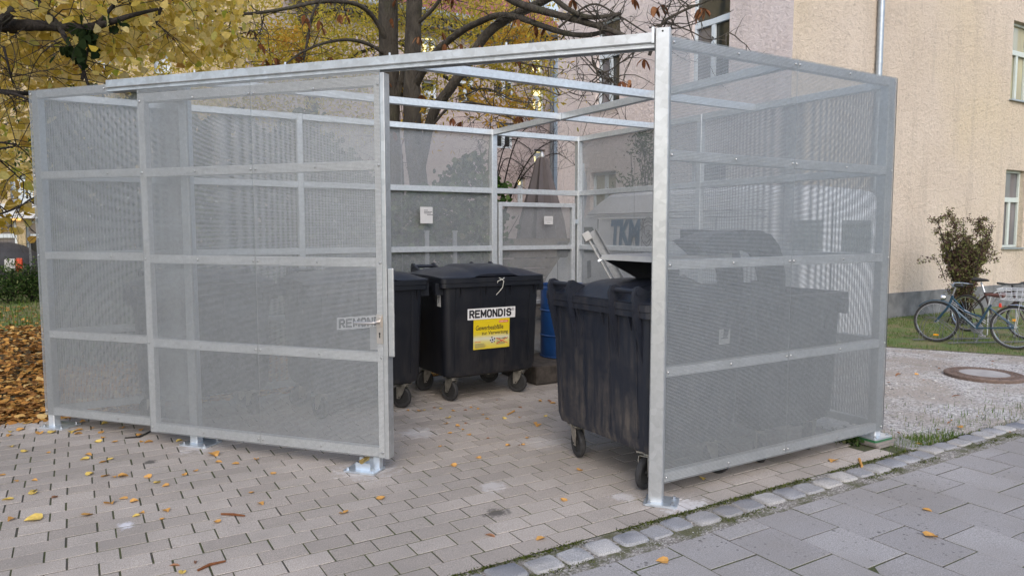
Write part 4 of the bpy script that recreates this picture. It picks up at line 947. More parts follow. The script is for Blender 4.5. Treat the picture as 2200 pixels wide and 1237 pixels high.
# ---------------------------------------------------------------- FAR HOUSES
M['far_pink'] = render_mat('far_pink_render', (.50, .42, .40), (.57, .50, .49)); M['far_buff'] = render_mat('far_buff_render', (.50, .40, .24), (.56, .46, .30)); M['far_blue'] = plain('far_blue_render', (.50, .60, .68), .9, 0, .05, 1)
m_ = Mt('lit_window'); m_.set(.4); m_.color((.5, .42, .2)); m_.p.inputs['Emission Color'].default_value = (1, .82, .38, 1); m_.p.inputs['Emission Strength'].default_value = 1.1; M['lit'] = m_.m
m_ = Mt('roof_tiles'); p_ = m_.coord('Object', (1, 1, 1)); b_ = m_.new('ShaderNodeTexBrick'); b_.inputs['Scale'].default_value = 3.2; b_.inputs['Color1'].default_value = (.20, .06, .05, 1); b_.inputs['Color2'].default_value = (.28, .10, .08, 1); b_.inputs['Mortar'].default_value = (.05, .03, .03, 1); m_.l(p_, b_.inputs[0]); m_.color(b_.outputs[0]); m_.set(.8); M['tiles'] = m_.m
FV = 19.0
fh = Vector((9, FV, 0)); far = thing('far_house', 'tall pale pink house with lit windows and a red tiled roof beyond the bare trees', 'house', fh)
uo = lambda px, py, v=FV: on_v(px, py, v)
X0_, X1_ = 5.0, uo(1190, 300).x
zE = uo(955, 45).z
op = []
def opn(pxa, pxb, pya, pyb):
    a, b = uo(pxa, pya), uo(pxb, pyb); op.append((a.x - X0_, b.x - X0_, b.z, a.z))
opn(906, 942, 72, 118); opn(1062, 1108, 70, 130); opn(1066, 1108, 146, 215); opn(1068, 1105, 262, 320); opn(1144, 1170, 120, 160); opn(1146, 1172, 186, 250); opn(1148, 1171, 320, 352); opn(906, 942, 170, 250); opn(985, 1022, 150, 225); opn(1112, 1128, 380, 440)
op2 = []
for o_ in sorted(op): op2.append(o_)
facade((X0_, FV, 0), X1, X1_ - X0_, zE, op2, M['far_pink'], far, depth=.2)
for i, (a, b, c, e) in enumerate(op):
    window(far, (X0_, FV, 0), X1, a, b, c, e, depth=.2, pmats=('lit', 'lit') if i in (0, 4, 5, 6, 9) else ('pane', 'pane'), transom=.65, fw=.07, sill=False)
MB(fh).prism([(-.5, -.02), (4.5, 3.4), (4.5, 3.5), (-.5, .1)], lambda y, z, t: Vector((t, FV + y, zE + z)), X0_ - .4, X1_ + .2).build('roof', M['tiles'], far)
MB(fh).tube([(X0_ - .4, FV - .5, zE), (X1_ + .2, FV - .5, zE)], .11, 10).build('gutter', M['sill'], far, True)
MB(fh).box((X0_ - .06, FV + 6, zE / 2), (.12, 12, zE)).build('wall', M['far_pink'], far)
MB(fh).prism([(-.35, -.32), (0, -.32), (0, -.05), (-.35, -.05)], lambda y, z, t: Vector((t, FV + y, zE + z)), X0_, X1_).build('cornice', M['plinth'], far)
q = uo(1182, 300); MB(fh).tube([(q.x, FV - .1, 0), (q.x, FV - .1, zE)], .07, 10).build('downpipe', M['seam'], far, True)
fb = Vector((X1_ + 2, 21, 0)); t = thing('annex', 'pale blue rendered building edge between the far pink house and the roughcast house', 'building', fb)
MB(fb).box((X1_ + 3.6, 21.5, 5), (6.4, 3, 10)).build('wall', M['far_blue'], t)
MB(fb).box((X1_ + 3.6, 21.5, 10.05), (6.6, 3.2, .12)).build('roof', M['plinth'], t)
fl = Vector((-8, 28.1, 0)); t = thing('far_house', 'buff house with white windows glimpsed through the yellow leaves at far left', 'house', fl)
op = []
LV = 28.0; XL = -22.0; uo2 = lambda px, py: on_v(px, py, LV)
for pxa, pxb, pya, pyb in ((22, 72, 40, 92), (210, 245, 118, 168), (215, 250, 5, 45), (20, 72, 372, 436), (330, 370, 110, 160), (420, 460, 0, 60), (560, 600, 60, 110), (118, 160, 372, 436), (250, 300, 372, 436), (420, 470, 372, 436), (660, 700, 60, 110)):
    a, b = uo2(pxa, pya), uo2(pxb, pyb); op.append((a.x - XL, b.x - XL, b.z, a.z))
for pxa, pxb in ((-60, 40), (54, 160), (176, 280), (300, 400), (520, 600), (620, 700)):
    a, b = uo2(pxa, 474), uo2(pxb, 575); op.append((a.x - XL, b.x - XL, b.z, a.z))
facade((XL, LV, 0), X1, 34.0, 15, op, M['far_buff'], t, depth=.25)
for i, (a, b, c, e) in enumerate(op): window(t, (XL, LV, 0), X1, a, b, c, e, depth=.25, pmats=('pane', 'pane') if i < 11 else ('pane', 'pane_grey'), transom=.68, fw=.14 if i < 11 else .07, sill=i < 11)
z_ = uo2(40, 462).z; MB(fl).box((XL + 17, LV - .14, z_ + .12), (33.9, .22, .45)).build('fascia', plain('white_fascia', (.55, .57, .60), .6), t)
m_ = Mt('lit_soffit'); m_.color((.5, .3, .12)); m_.p.inputs['Emission Color'].default_value = (1, .55, .18, 1); m_.p.inputs['Emission Strength'].default_value = .75; M['soffit'] = m_.m
for pxa, pxb in ((-40, 46), (530, 570)):
    a, b = uo2(pxa, 466), uo2(pxb, 474); MB(fl).box(((a.x + b.x) / 2, LV - .05, (a.z + b.z) / 2), (b.x - a.x, .06, a.z - b.z)).build('lamp_strip', M['soffit'], t)

# things on the left edge: covered car, red crate, wire fence, shrubs
CV = at(4, 580, 19.0); CV.z = -.03
t = thing('covered_car', 'car under a dark grey cover behind the wire fence at the left edge', 'car', CV, R(20))
rings = []
for k in range(15):
    x = -1.9 + 3.8 * k / 14; hgt_ = [.35, .75, .86, .9, 1.0, 1.22, 1.34, 1.36, 1.34, 1.26, 1.05, .90, .84, .70, .35][k]; wd_ = .80 - .25 * abs(k - 7) ** 3 / 343
    rings.append([(x, math.cos(g) * wd_ * (1 + .02 * math.sin(k * 3 + g * 5)), .1 + max(0, math.sin(g)) ** .7 * (hgt_ - .1) if math.sin(g) > 0 else .06) for g in [math.pi * 2 * j / 20 for j in range(20)]])
MB().loft(rings).build('cover', plain('car_cover', (.035, .036, .042), .7, 0, .3, 4), t, True, 60)
for x in (-1.2, 1.25):
    for y in (-.72, .72): MB().lathe([(.0, -.08), (.26, -.08), (.28, 0), (.26, .08), (0, .08)], (x, y, .28), 'y', 20).build('wheel', M['tyre'], t, True)
q = at(42, 575, 18.0); q.z = -.03
t = thing('crate', 'red and white box standing behind the wire fence at the left edge', 'crate', q)
MB(q).box(q + Vector((0, 0, .80)), (.14, .2, .34)).build('red_side', M['red'], t, bevel=.02); MB(q).box(q + Vector((-.19, 0, .80)), (.22, .19, .32)).build('white_side', M['paper'], t, bevel=.02)
wf0, wf1 = Vector((-9.5, 20.5, -.03)), Vector((1.2, 20.5, -.03))
t = thing('wire_fence', 'dark welded wire fence crossing the yard behind the leaves', 'fence', wf0)
mb = MB(wf0)
for k in range(150): x_ = wf0.x + k * .0713; mb.bar((x_, 20.5, .02), (x_, 20.5, 1.55), .004, .004, Y1)
for k in range(8): mb.bar((wf0.x, 20.495, .06 + k * .18), (wf1.x, 20.495, .06 + k * .18), .005, .005)
mb.build('mesh', M['rubber'], t)
for k in range(6): MB(wf0).bar((wf0.x + k * 2.14, 20.53, -.03), (wf0.x + k * 2.14, 20.53, 1.62), .04, .04, Y1).build('fence_post', M['seam'], t)
def shrub(px, py, d, r, n, label, size=.07, mat='green', name='shrub'):
    b_ = at(px, py, d); b_.z = -.03; t = thing(name, label, 'shrub', b_, group='low green shrubs along the wire fence')
    P = []
    while len(P) < n:
        q = rng.normal(0, .5, 3); L = np.linalg.norm(q)
        if L < 1 + .2 * math.sin(q[0] * 9 + q[2] * 7): P.append((b_.x + q[0] * r, b_.y + q[1] * r, max(.02, b_.z + r * .85 + q[2] * r * .95)))
    scatter('foliage', P, size, 'narrow', M[mat], t, origin=b_)
    mb = MB(b_)
    for k in range(9): mb.tube([b_, b_ + Vector((rng.normal(0, r * .3), rng.normal(0, r * .3), r * .8)), b_ + Vector((rng.normal(0, r * .5), rng.normal(0, r * .5), r * 1.5))], [.014, .009, .003], 5)
    mb.build('stems', M['bark_dark'], t)
shrub(18, 640, 16.4, .56, 1700, 'dark rounded shrub at the left edge under the covered car')
shrub(70, 628, 16.8, .56, 1700, 'lighter green shrub touching the left corner of the cage')
shrub(-60, 640, 16.0, .5, 900, 'green shrub beyond the left edge of the yard')
shrub(330, 640, 12.2, .45, 1100, 'green shrub behind the fixed mesh panel'); shrub(560, 640, 12.2, .5, 1100, 'green shrub behind the sliding door')
shrub(740, 640, 11.9, .5, 1100, 'green shrub behind the open edge of the sliding door')

# ---------------------------------------------------------------- TREES
def smooth_path(pts, n=6):
    pts = [Vector(p) for p in pts]; out = []
    for i in range(len(pts) - 1):
        p0, p1, p2, p3 = pts[max(0, i - 1)], pts[i], pts[i + 1], pts[min(len(pts) - 1, i + 2)]
        for k in range(n):
            t = k / n; out.append(.5 * ((2 * p1) + (p2 - p0) * t + (2 * p0 - 5 * p1 + 4 * p2 - p3) * t * t + (3 * p1 - p0 - 3 * p2 + p3) * t ** 3))
    out.append(pts[-1]); return out
def limb(mb, pts, r0, r1, n=8, knots=.06):
    sp = smooth_path(pts); m = len(sp)
    mb.tube(sp, [(r0 + (r1 - r0) * i / (m - 1)) * (1 + random.uniform(-knots, knots)) for i in range(m)], n); return sp
def twigs(mb, path, count, length, r, droop=.3, depth=2, bias=None, start=.15):
    ends = []
    for _ in range(count):
        i = random.randint(int(len(path) * start), len(path) - 1); p = Vector(path[i])
        d = Vector((random.gauss(0, 1), random.gauss(0, 1), random.gauss(.1, .8))).normalized()
        if bias is not None: d = (d + Vector(bias)).normalized()
        L = length * random.uniform(.4, 1.2); k = 6; pts = [p]
        bend = Vector((random.gauss(0, .5), random.gauss(0, .5), random.gauss(-droop, .5)))
        for j in range(k):
            d = (d + bend * .25 + Vector((random.gauss(0, .12), random.gauss(0, .12), random.gauss(0, .12)))).normalized(); pts.append(pts[-1] + d * L / k)
        mb.tube(pts, [r * (1 - .75 * j / k) for j in range(k + 1)], 4, False); ends += pts[2:]
        if depth > 1: ends += twigs(mb, pts, 3, length * .5, r * .55, droop, depth - 1, None, .25)
    return ends
Mleaf = {}
M['yellow'] = leaf_mat('yellow_leaves', [(0, (.48, .36, .05)), (.25, (.62, .48, .12)), (.6, (.72, .57, .21)), (.85, (.78, .66, .34)), (.93, (.42, .47, .07)), (1, (.50, .28, .08))], .55)
M['olive'] = leaf_mat('olive_leaves', [(0, (.32, .30, .05)), (.35, (.56, .45, .08)), (.7, (.70, .54, .11)), (.9, (.38, .40, .08)), (1, (.40, .21, .07))], .55)
M['orange'] = leaf_mat('orange_leaves', [(0, (.52, .33, .06)), (.6, (.62, .42, .07)), (1, (.50, .26, .06))], .5)
M['brown'] = leaf_mat('brown_leaves', [(0, (.12, .05, .025)), (.6, (.21, .09, .045)), (1, (.30, .16, .085))], .3)
M['ivy'] = leaf_mat('ivy_leaves', [(0, (.010, .018, .008)), (1, (.035, .055, .022))], .15)
def chestnut_leaves(mb_pts, size):   # curled hanging leaflets in fans
    V, Fc = [], []
    for p in mb_pts:
        p = Vector(p); nl = random.randint(3, 5)
        for k in range(nl):
            az = random.uniform(0, 6.28); d = Vector((math.cos(az) * .7, math.sin(az) * .7, random.uniform(-.9, .1))); L = size * random.uniform(.7, 1.25); s_ = d.cross(Vector((0, 0, 1))).normalized()
            q = Vector(p); b = len(V); m = 6
            for j in range(m + 1):
                t = j / m; wd_ = L * .17 * math.sin(math.pi * min(1, .06 + t * .93)) ** .8 * (.7 + .5 * t)
                up = Vector((0, 0, .5)) * wd_; V += [q - s_ * wd_ + up * random.uniform(.4, 1.3), q, q + s_ * wd_ + up * random.uniform(.4, 1.3)]
                d = (d + Vector((random.gauss(0, .1), random.gauss(0, .1), -.28))).normalized(); q = q + d * L / m
            for j in range(m): o = b + j * 3; Fc += [(o, o + 1, o + 4, o + 3), (o + 1, o + 2, o + 5, o + 4)]
    return V, Fc
def a3(*q): return at(*q)
# chestnut with two trunks behind the long wall
tb = at(868, 650, 12.0); tb.z = 0
tr = thing('chestnut_tree', 'tall chestnut with two dark trunks and curled brown leaves behind the long mesh wall', 'tree', tb)
mb = MB(tb)
T1 = limb(mb, [(tb.x + .12, tb.y, -.05), at(905, 480, 12), at(888, 300, 12), at(885, 180, 12), at(888, 60, 12), at(893, -120, 12), at(880, -420, 12)], .165, .115, 12, .03)
T2 = limb(mb, [(tb.x - .12, tb.y + .3, -.05), at(846, 420, 12.3), at(838, 280, 12.3), at(836, 140, 12.3), at(834, 20, 12.3), at(838, -120, 12.3), at(850, -420, 12.3)], .185, .145, 12, .03)
limb(mb, [at(836, 260, 12.3), at(862, 185, 12.2), at(876, 130, 12.05)], .09, .08, 8)
mb.build('trunk', M['bark'], tr, True, 60)
mb = MB(tb); LB = []
def lb_(pts, r0, r1): LB.append(limb(mb, [at(*p) for p in pts], r0 * .70, r1 * .80, 8)); return LB[-1]
lb_([(893, 430, 12), (925, 260, 11.7), (968, 190, 11.4), (1005, 135, 11.2), (1045, 75, 11), (1095, 38, 10.8), (1150, 12, 10.5), (1205, -20, 10.2)], .125, .07)
lb_([(890, 190, 12), (930, 120, 11.6), (985, 72, 11.3), (1030, 48, 11), (1068, 34, 10.7), (1112, 38, 10.3), (1165, 56, 10), (1215, 72, 9.7), (1262, 76, 9.5), (1300, 68, 9.3)], .085, .035)
lb_([(1010, -80, 11), (1070, -20, 10.6), (1120, 10, 10.2), (1180, 28, 9.8), (1245, 45, 9.5), (1300, 62, 9.2), (1350, 82, 9), (1400, 110, 8.8)], .095, .03)
lb_([(1150, -40, 10), (1200, 5, 9.7), (1235, 28, 9.5), (1275, 38, 9.3), (1335, 30, 9.2)], .06, .03)
lb_([(1395, 120, 8.8), (1420, 55, 8.7), (1465, 25, 8.6), (1520, 2, 8.5), (1560, -25, 8.4)], .03, .012)
lb_([(1200, 60, 9.6), (1270, 10, 9.4), (1330, 35, 9.2), (1400, 75, 9), (1440, 60, 8.9)], .022, .008)
lb_([(1395, 60, 8.8), (1435, 52, 8.7), (1480, 66, 8.6), (1525, 86, 8.5), (1565, 70, 8.4)], .016, .006)
lb_([(1270, 70, 9.4), (1275, 140, 9.2), (1300, 155, 9.1), (1340, 130, 9), (1385, 90, 8.9)], .016, .007)
lb_([(1275, 130, 9.2), (1282, 165, 9.2), (1240, 190, 9.3), (1190, 210, 9.4)], .015, .005); lb_([(1270, 120, 9.2), (1290, 165, 9.1), (1315, 172, 9.1)], .01, .004)
lb_([(832, 90, 12.2), (800, 35, 12), (760, 8, 11.7), (690, 4, 11.3), (610, 20, 11), (530, 30, 10.8), (460, 24, 10.6), (390, 20, 10.4)], .06, .018)
lb_([(830, 118, 12.2), (790, 95, 12), (745, 86, 11.7), (690, 95, 11.4), (640, 118, 11.2), (600, 150, 11)], .05, .012)
lb_([(700, -20, 11.6), (672, 30, 11.5), (660, 90, 11.4), (652, 130, 11.3)], .03, .02)
lb_([(560, 30, 11), (562, 62, 11), (540, 84, 11), (510, 75, 11)], .012, .005); lb_([(500, 30, 10.9), (490, 60, 10.9), (470, 76, 10.9), (440, 70, 10.9), (430, 40, 10.9)], .012, .005)
lb_([(900, 310, 11.9), (960, 235, 11.5), (1010, 222, 11.2), (1060, 232, 11), (1110, 262, 10.8)], .035, .012)
lb_([(1000, 205, 11.2), (1045, 190, 11), (1100, 215, 10.7), (1150, 222, 10.5)], .022, .008); lb_([(1100, 130, 10.8), (1140, 140, 10.6), (1210, 150, 10.3)], .016, .007)
lb_([(885, 60, 12), (930, 20, 11.8), (970, -40, 11.6)], .05, .03)
ends = []
for p in LB: ends += twigs(mb, p, 10, .75, .009, .25)
ends += twigs(mb, T1, 10, .9, .010, .3); ends += twigs(mb, T2, 12, .9, .010, .3)
mb.build('limbs', M['bark'], tr, True, 60)
sel = [e for e in ends if random.random() < .012 and e.x * .856 - e.y * .517 < .3]
V, Fc = chestnut_leaves(sel, .14)
hang = [(1384, 128, 8.8), (1334, 176, 9), (1352, 172, 9), (1505, 18, 8.5), (1512, 22, 8.5), (1360, -4, 8.9), (1404, 15, 8.8), (1420, 12, 8.8), (1232, 0, 9.5), (900, 80, 11.5), (955, 95, 11.4), (970, 105, 11.3), (990, 95, 11.3), (1030, 98, 11), (1005, 105, 11.1), (950, 70, 11.4), (1150, 55, 10.2), (1175, 60, 10), (570, 128, 11), (590, 125, 11), (660, 40, 11.4), (685, 45, 11.4), (560, 95, 11), (900, 130, 11.4), (905, 205, 11.4), (990, 262, 11.2), (640, 118, 11.3), (690, 60, 11.4), (370, 66, 9)]
V2, F2 = chestnut_leaves([at(*q) for q in hang], .155)
n0 = len(V); mbl = MB(tb); mbl.v = [tuple(x) for x in V] + [tuple(x) for x in V2]; mbl.f = Fc + [tuple(i + n0 for i in f) for f in F2]
mbl.build('brown_leaves', M['brown'], tr)
P = []
for _ in range(95):                 # unseen crown foliage, added above the cage to darken its interior
    c = (rng.uniform(-.5, 6.5), rng.uniform(5.2, 10.5), rng.uniform(5.2, 7.5)); d_ = c[0] * .517 + c[1] * .856
    if c[2] > 2.4 + .36 * d_: P += [(c[0] + rng.normal(0, .45), c[1] + rng.normal(0, .45), c[2] + rng.normal(0, .25)) for _ in range(30)]
scatter('shade_foliage', P, .19, 'narrow', M['olive'], tr, droop=.2, origin=tb)
# ash-like tree with yellow leaflets, behind the chestnut
ab = at(700, 650, 15.5); ab.z = -.03
ash = thing('ash_tree', 'slender yellow-leaved tree in the yard behind the sliding door', 'tree', ab)
mb = MB(ab); LB2 = []
LB2.append(limb(mb, [ab, at(690, 400, 15.5), at(660, 150, 15.4), at(652, 60, 15.3), at(640, -80, 15.2), at(650, -350, 15)], .15, .07, 10)); 
for pts in ([(660, 160, 15.4), (590, 90, 15), (500, 60, 14.6), (400, 70, 14.2)], [(652, 60, 15.3), (720, 20, 15), (800, 30, 14.7), (880, -10, 14.5)], [(668, 200, 15.4), (760, 120, 15), (860, 90, 14.6), (950, 40, 14.3)], [(648, 0, 15.3), (560, -40, 15), (450, -20, 14.7), (330, 20, 14.4)], [(950, 40, 14.3), (1040, 90, 14), (1120, 60, 13.7)], [(860, 90, 14.6), (980, 180, 14.2), (1080, 200, 14), (1150, 240, 13.7)]):
    LB2.append(limb(mb, [at(*p) for p in pts], .05, .012, 6))
for p in LB2[1:]: twigs(mb, p, 14, .9, .009, .2)
mb.build('trunk', M['bark'], ash, True, 60)
P = clumps([(300, 830, -60, 150, 12.5, 16.5, 9000), (560, 800, 60, 170, 12.5, 15, 2600), (820, 1010, -40, 110, 13, 16, 2200), (1010, 1180, -20, 70, 12, 14, 1500), (880, 980, 120, 260, 12.5, 14.5, 900), (1030, 1160, 125, 170, 12, 13.5, 900), (120, 830, 150, 300, 12.5, 16, 7000)], 30, .28)
scatter('foliage', P, .085, 'narrow', M['olive'], ash, droop=.2, origin=ab)
P = clumps([(1040, 1180, 45, 105, 11.5, 12.5, 800), (1060, 1130, 208, 250, 11.8, 12.5, 420), (1000, 1050, 170, 260, 11.5, 12.5, 240), (590, 650, 65, 110, 11.8, 12.5, 380), (880, 930, 190, 300, 12, 13, 200)], 26, .15)
scatter('bright_foliage', P, .085, 'narrow', M['orange'], ash, droop=.2, origin=ab)
P = clumps([(1000, 1170, 60, 250, 11.5, 13, 700), (1130, 1200, 150, 240, 11.5, 12.5, 220)], 12, .2)
scatter('sparse_foliage', P, .075, 'narrow', M['olive'], ash, droop=.2, origin=ab)
P = []
for _ in range(70):                 # unseen upper crown, added to dim the sky light from behind
    c = (rng.uniform(.5, 6.0), rng.uniform(9.5, 15.5), rng.uniform(6.0, 10)); d_ = c[0] * .517 + c[1] * .856
    if c[2] > 2.3 + .345 * d_: P += [(c[0] + rng.normal(0, .5), c[1] + rng.normal(0, .5), c[2] + rng.normal(0, .3)) for _ in range(30)]
scatter('shade_foliage', P, .17, 'narrow', M['olive'], ash, droop=.2, origin=ab)
# lime tree at the left: its boughs hang over the cage corner
lbp = Vector((-5.6, 7.4, -.03))
lime = thing('lime_tree', 'lime tree with broad yellow leaves whose boughs hang over the left corner of the cage', 'tree', lbp)
mb = MB(lbp); LT = []
limb(mb, [lbp, lbp + Vector((0, 0, 2)), lbp + Vector((.1, .1, 4)), lbp + Vector((.2, .1, 7.5))], .24, .13, 12)
def ll(pts, r0, r1, pre=None): LT.append(limb(mb, ([pre] if pre else []) + [at(*p) for p in pts], r0, r1, 7)); return LT[-1]
ll([(-60, 48, 6.8), (0, 56, 6.7), (60, 55, 6.6), (130, 58, 6.6), (185, 60, 6.6), (230, 50, 6.6), (285, 33, 6.6), (340, 20, 6.6)], .075, .012, lbp + Vector((.05, .05, 3.2)))
ll([(40, -60, 6.8), (85, 10, 6.7), (120, 48, 6.6), (142, 85, 6.5), (165, 130, 6.6), (178, 150, 6.6), (190, 185, 6.7)], .03, .012)
ll([(176, 172, 6.6), (186, 120, 6.6), (200, 70, 6.6)], .014, .006); ll([(30, 20, 6.5), (-10, 55, 6.5), (-60, 70, 6.6)], .04, .05)
ll([(-60, 190, 6.4), (0, 198, 6.4), (40, 205, 6.4), (75, 222, 6.4), (100, 240, 6.6)], .022, .008, lbp + Vector((.1, .05, 2.9)))
ll([(-60, 480, 6.6), (0, 460, 6.6), (40, 445, 6.7), (70, 425, 6.8)], .012, .005); ll([(8, 100, 6.4), (20, 150, 6.4), (25, 170, 6.5)], .012, .006)
ll([(210, 52, 6.6), (245, 10, 6.6), (270, -40, 6.6)], .02, .01); ll([(330, 60, 7.5), (360, -20, 7.5)], .02, .012); ll([(-80, 300, 6.6), (-20, 330, 6.6), (50, 390, 6.8)], .014, .005, lbp + Vector((.1, .05, 2.4)))
for p in LT: twigs(mb, p, 12, .7, .006, .35)
mb.build('trunk', M['bark_dark'], lime, True, 60)
P = clumps([(-120, 330, -90, 110, 6.4, 9.5, 2300), (-120, 200, 90, 185, 7.3, 9.5, 1000), (200, 520, -60, 130, 8, 11, 1700), (-160, 20, 200, 300, 7, 9, 330), (-90, 20, 360, 430, 6.6, 7.5, 170), (-60, 20, 300, 360, 7, 10, 110), (30, 50, 455, 500, 6.9, 7.2, 30)], 22, .20)
scatter('foliage', P, .088, 'round', M['yellow'], lime, droop=.12, origin=lbp)
P = []
for _ in range(80):                  # unseen crown, placed up-sun to shade the left of the cage
    c = (rng.uniform(-7.0, -1.4), rng.uniform(.3, 6.0), rng.uniform(4.9, 7.6))
    if c[2] > 2.0 + .34 * max(0, c[0] * .517 + c[1] * .856) + .5: P += [(c[0] + rng.normal(0, .4), c[1] + rng.normal(0, .4), c[2] + rng.normal(0, .25)) for _ in range(30)]
scatter('shade_foliage', P, .13, 'round', M['yellow'], lime, droop=.12, origin=lbp)
P = clumps([(135, 180, 75, 130, 6.3, 6.5, 34), (190, 215, 70, 120, 6.4, 6.6, 10), (150, 200, 55, 85, 6.4, 6.6, 16), (250, 262, 40, 65, 6.5, 6.6, 6)], 6, .05)
scatter('ivy_leaves', P, .085, 'round', M['ivy'], lime, droop=.4, origin=lbp)
# more trees far back at the left, and bushes between
db = at(120, 640, 18.5); db.z = -.03
t = thing('yellow_tree', 'yellow and green tree in front of the buff house at far left', 'tree', db)
mb = MB(db); p = limb(mb, [db, db + Vector((.1, 0, 2)), db + Vector((.3, .2, 4)), db + Vector((.2, .2, 7.5))], .16, .06, 9); twigs(mb, p, 46, 2.0, .03, .1, 2, None, .3); mb.build('trunk', M['bark'], t, True, 60)
P = clumps([(-80, 340, -60, 330, 14, 18, 3000), (-40, 200, 270, 420, 15, 17.5, 900)], 30, .35)
scatter('foliage', P, .10, 'narrow', M['olive'], t, origin=db)
P = clumps([(-60, 90, 250, 350, 13, 15, 700)], 30, .25)
scatter('green_foliage', P, .10, 'narrow', M['green'], t, origin=db)
# bare twiggy shrub between the wall and the pink house
bp = at(1040, 640, 14.6); bp.z = 0
bs = thing('bare_shrub', 'leafless shrub of fine arching dark twigs behind the rear corner of the cage', 'shrub', bp)
mb = MB(bp)
for (x, y) in ((1100, 300), (1150, 270), (1190, 330), (1060, 260), (1130, 380), (1205, 300), (1090, 340), (1030, 300)):
    p = limb(mb, [bp + Vector((random.gauss(0, .06), random.gauss(0, .06), 0)), at(1040 + (x - 1040) * .25, 470, 14.6), at(1040 + (x - 1040) * .6, y + 40, 14.5), at(x, y, 14.4 + random.uniform(-.3, .5)), at(x + 45, y + 25, 14.3)], .022, .004, 5)
    twigs(mb, p, 20, .62, .0045, .35, 2, None, .45)
mb.build('twigs', M['bark_dark'], bs)
P = clumps([(1062, 1085, 385, 415, 14.2, 14.4, 60)], 12, .07); scatter('leaves', P, .11, 'narrow', leaf_mat('fresh_leaves', [(0, (.05, .14, .02)), (1, (.14, .28, .05))], .4), bs, origin=bp)
# bush beside the cage right wall, green behind the upper rear mesh
gb = at(1385, 640, 12.4); gb.z = 0
t = thing('evergreen_shrub', 'dark green upright shrub against the left house wall above the van roof', 'shrub', gb)
P = clumps([(1370, 1420, 280, 420, 12.2, 12.8, 900), (1340, 1380, 370, 420, 12.2, 12.6, 180)], 30, .13); scatter('foliage', P, .07, 'narrow', M['green'], t, origin=gb)
mb = MB(gb)
for k in range(8): mb.tube([gb, gb + Vector((random.gauss(0, .1), random.gauss(0, .1), 1.5)), gb + Vector((random.gauss(0, .25), random.gauss(0, .25), 3.0))], [.02, .014, .005], 5)
mb.build('stems', M['bark_dark'], t)
# purple-leaved bush by the bicycles
qb = G(2072, 672); qb = Vector((qb.x, 7.45, 0)) if False else at(2068, 672, 12.6); qb.z = 0
t = thing('barberry_bush', 'upright brown-twigged bush with small purple leaves by the right house wall behind the bicycles', 'shrub', qb)
mb = MB(qb); ends = []
for k in range(46):
    x, y = rng.uniform(2012, 2138), rng.uniform(470, 560); x = 2072 + (x - 2072) * (1 - .35 * (y - 470) / 90)
    dd = 12.6 + rng.normal(0, .25); p0_ = qb + Vector((rng.normal(0, .12), rng.normal(0, .1), 0)); p1 = at(2072 + (x - 2072) * .42, 600, 12.6 + (dd - 12.6) * .4)
    p = limb(mb, [p0_, p1, at(x, y, dd)], .010, .003, 4); ends += p; ends += twigs(mb, p, 5, .22, .0035, -.2, 1, (0, 0, .8), .3)
p = limb(mb, [at(2030, 600, 12.6), at(2010, 555, 12.5), at(1975, 562, 12.5)], .006, .002, 4); ends += p
mb.build('twigs', M['bark_dark'], t)
P = [tuple(e + Vector((random.gauss(0, .03),) * 1 + (random.gauss(0, .03), random.gauss(0, .03)))) for e in ends for _ in range(11) if e.z > .4]
scatter('foliage', P, .046, 'narrow', leaf_mat('purple_leaves', [(0, (.06, .035, .035)), (.45, (.14, .085, .075)), (.7, (.15, .17, .06)), (1, (.24, .26, .10))], .3), t, origin=qb)

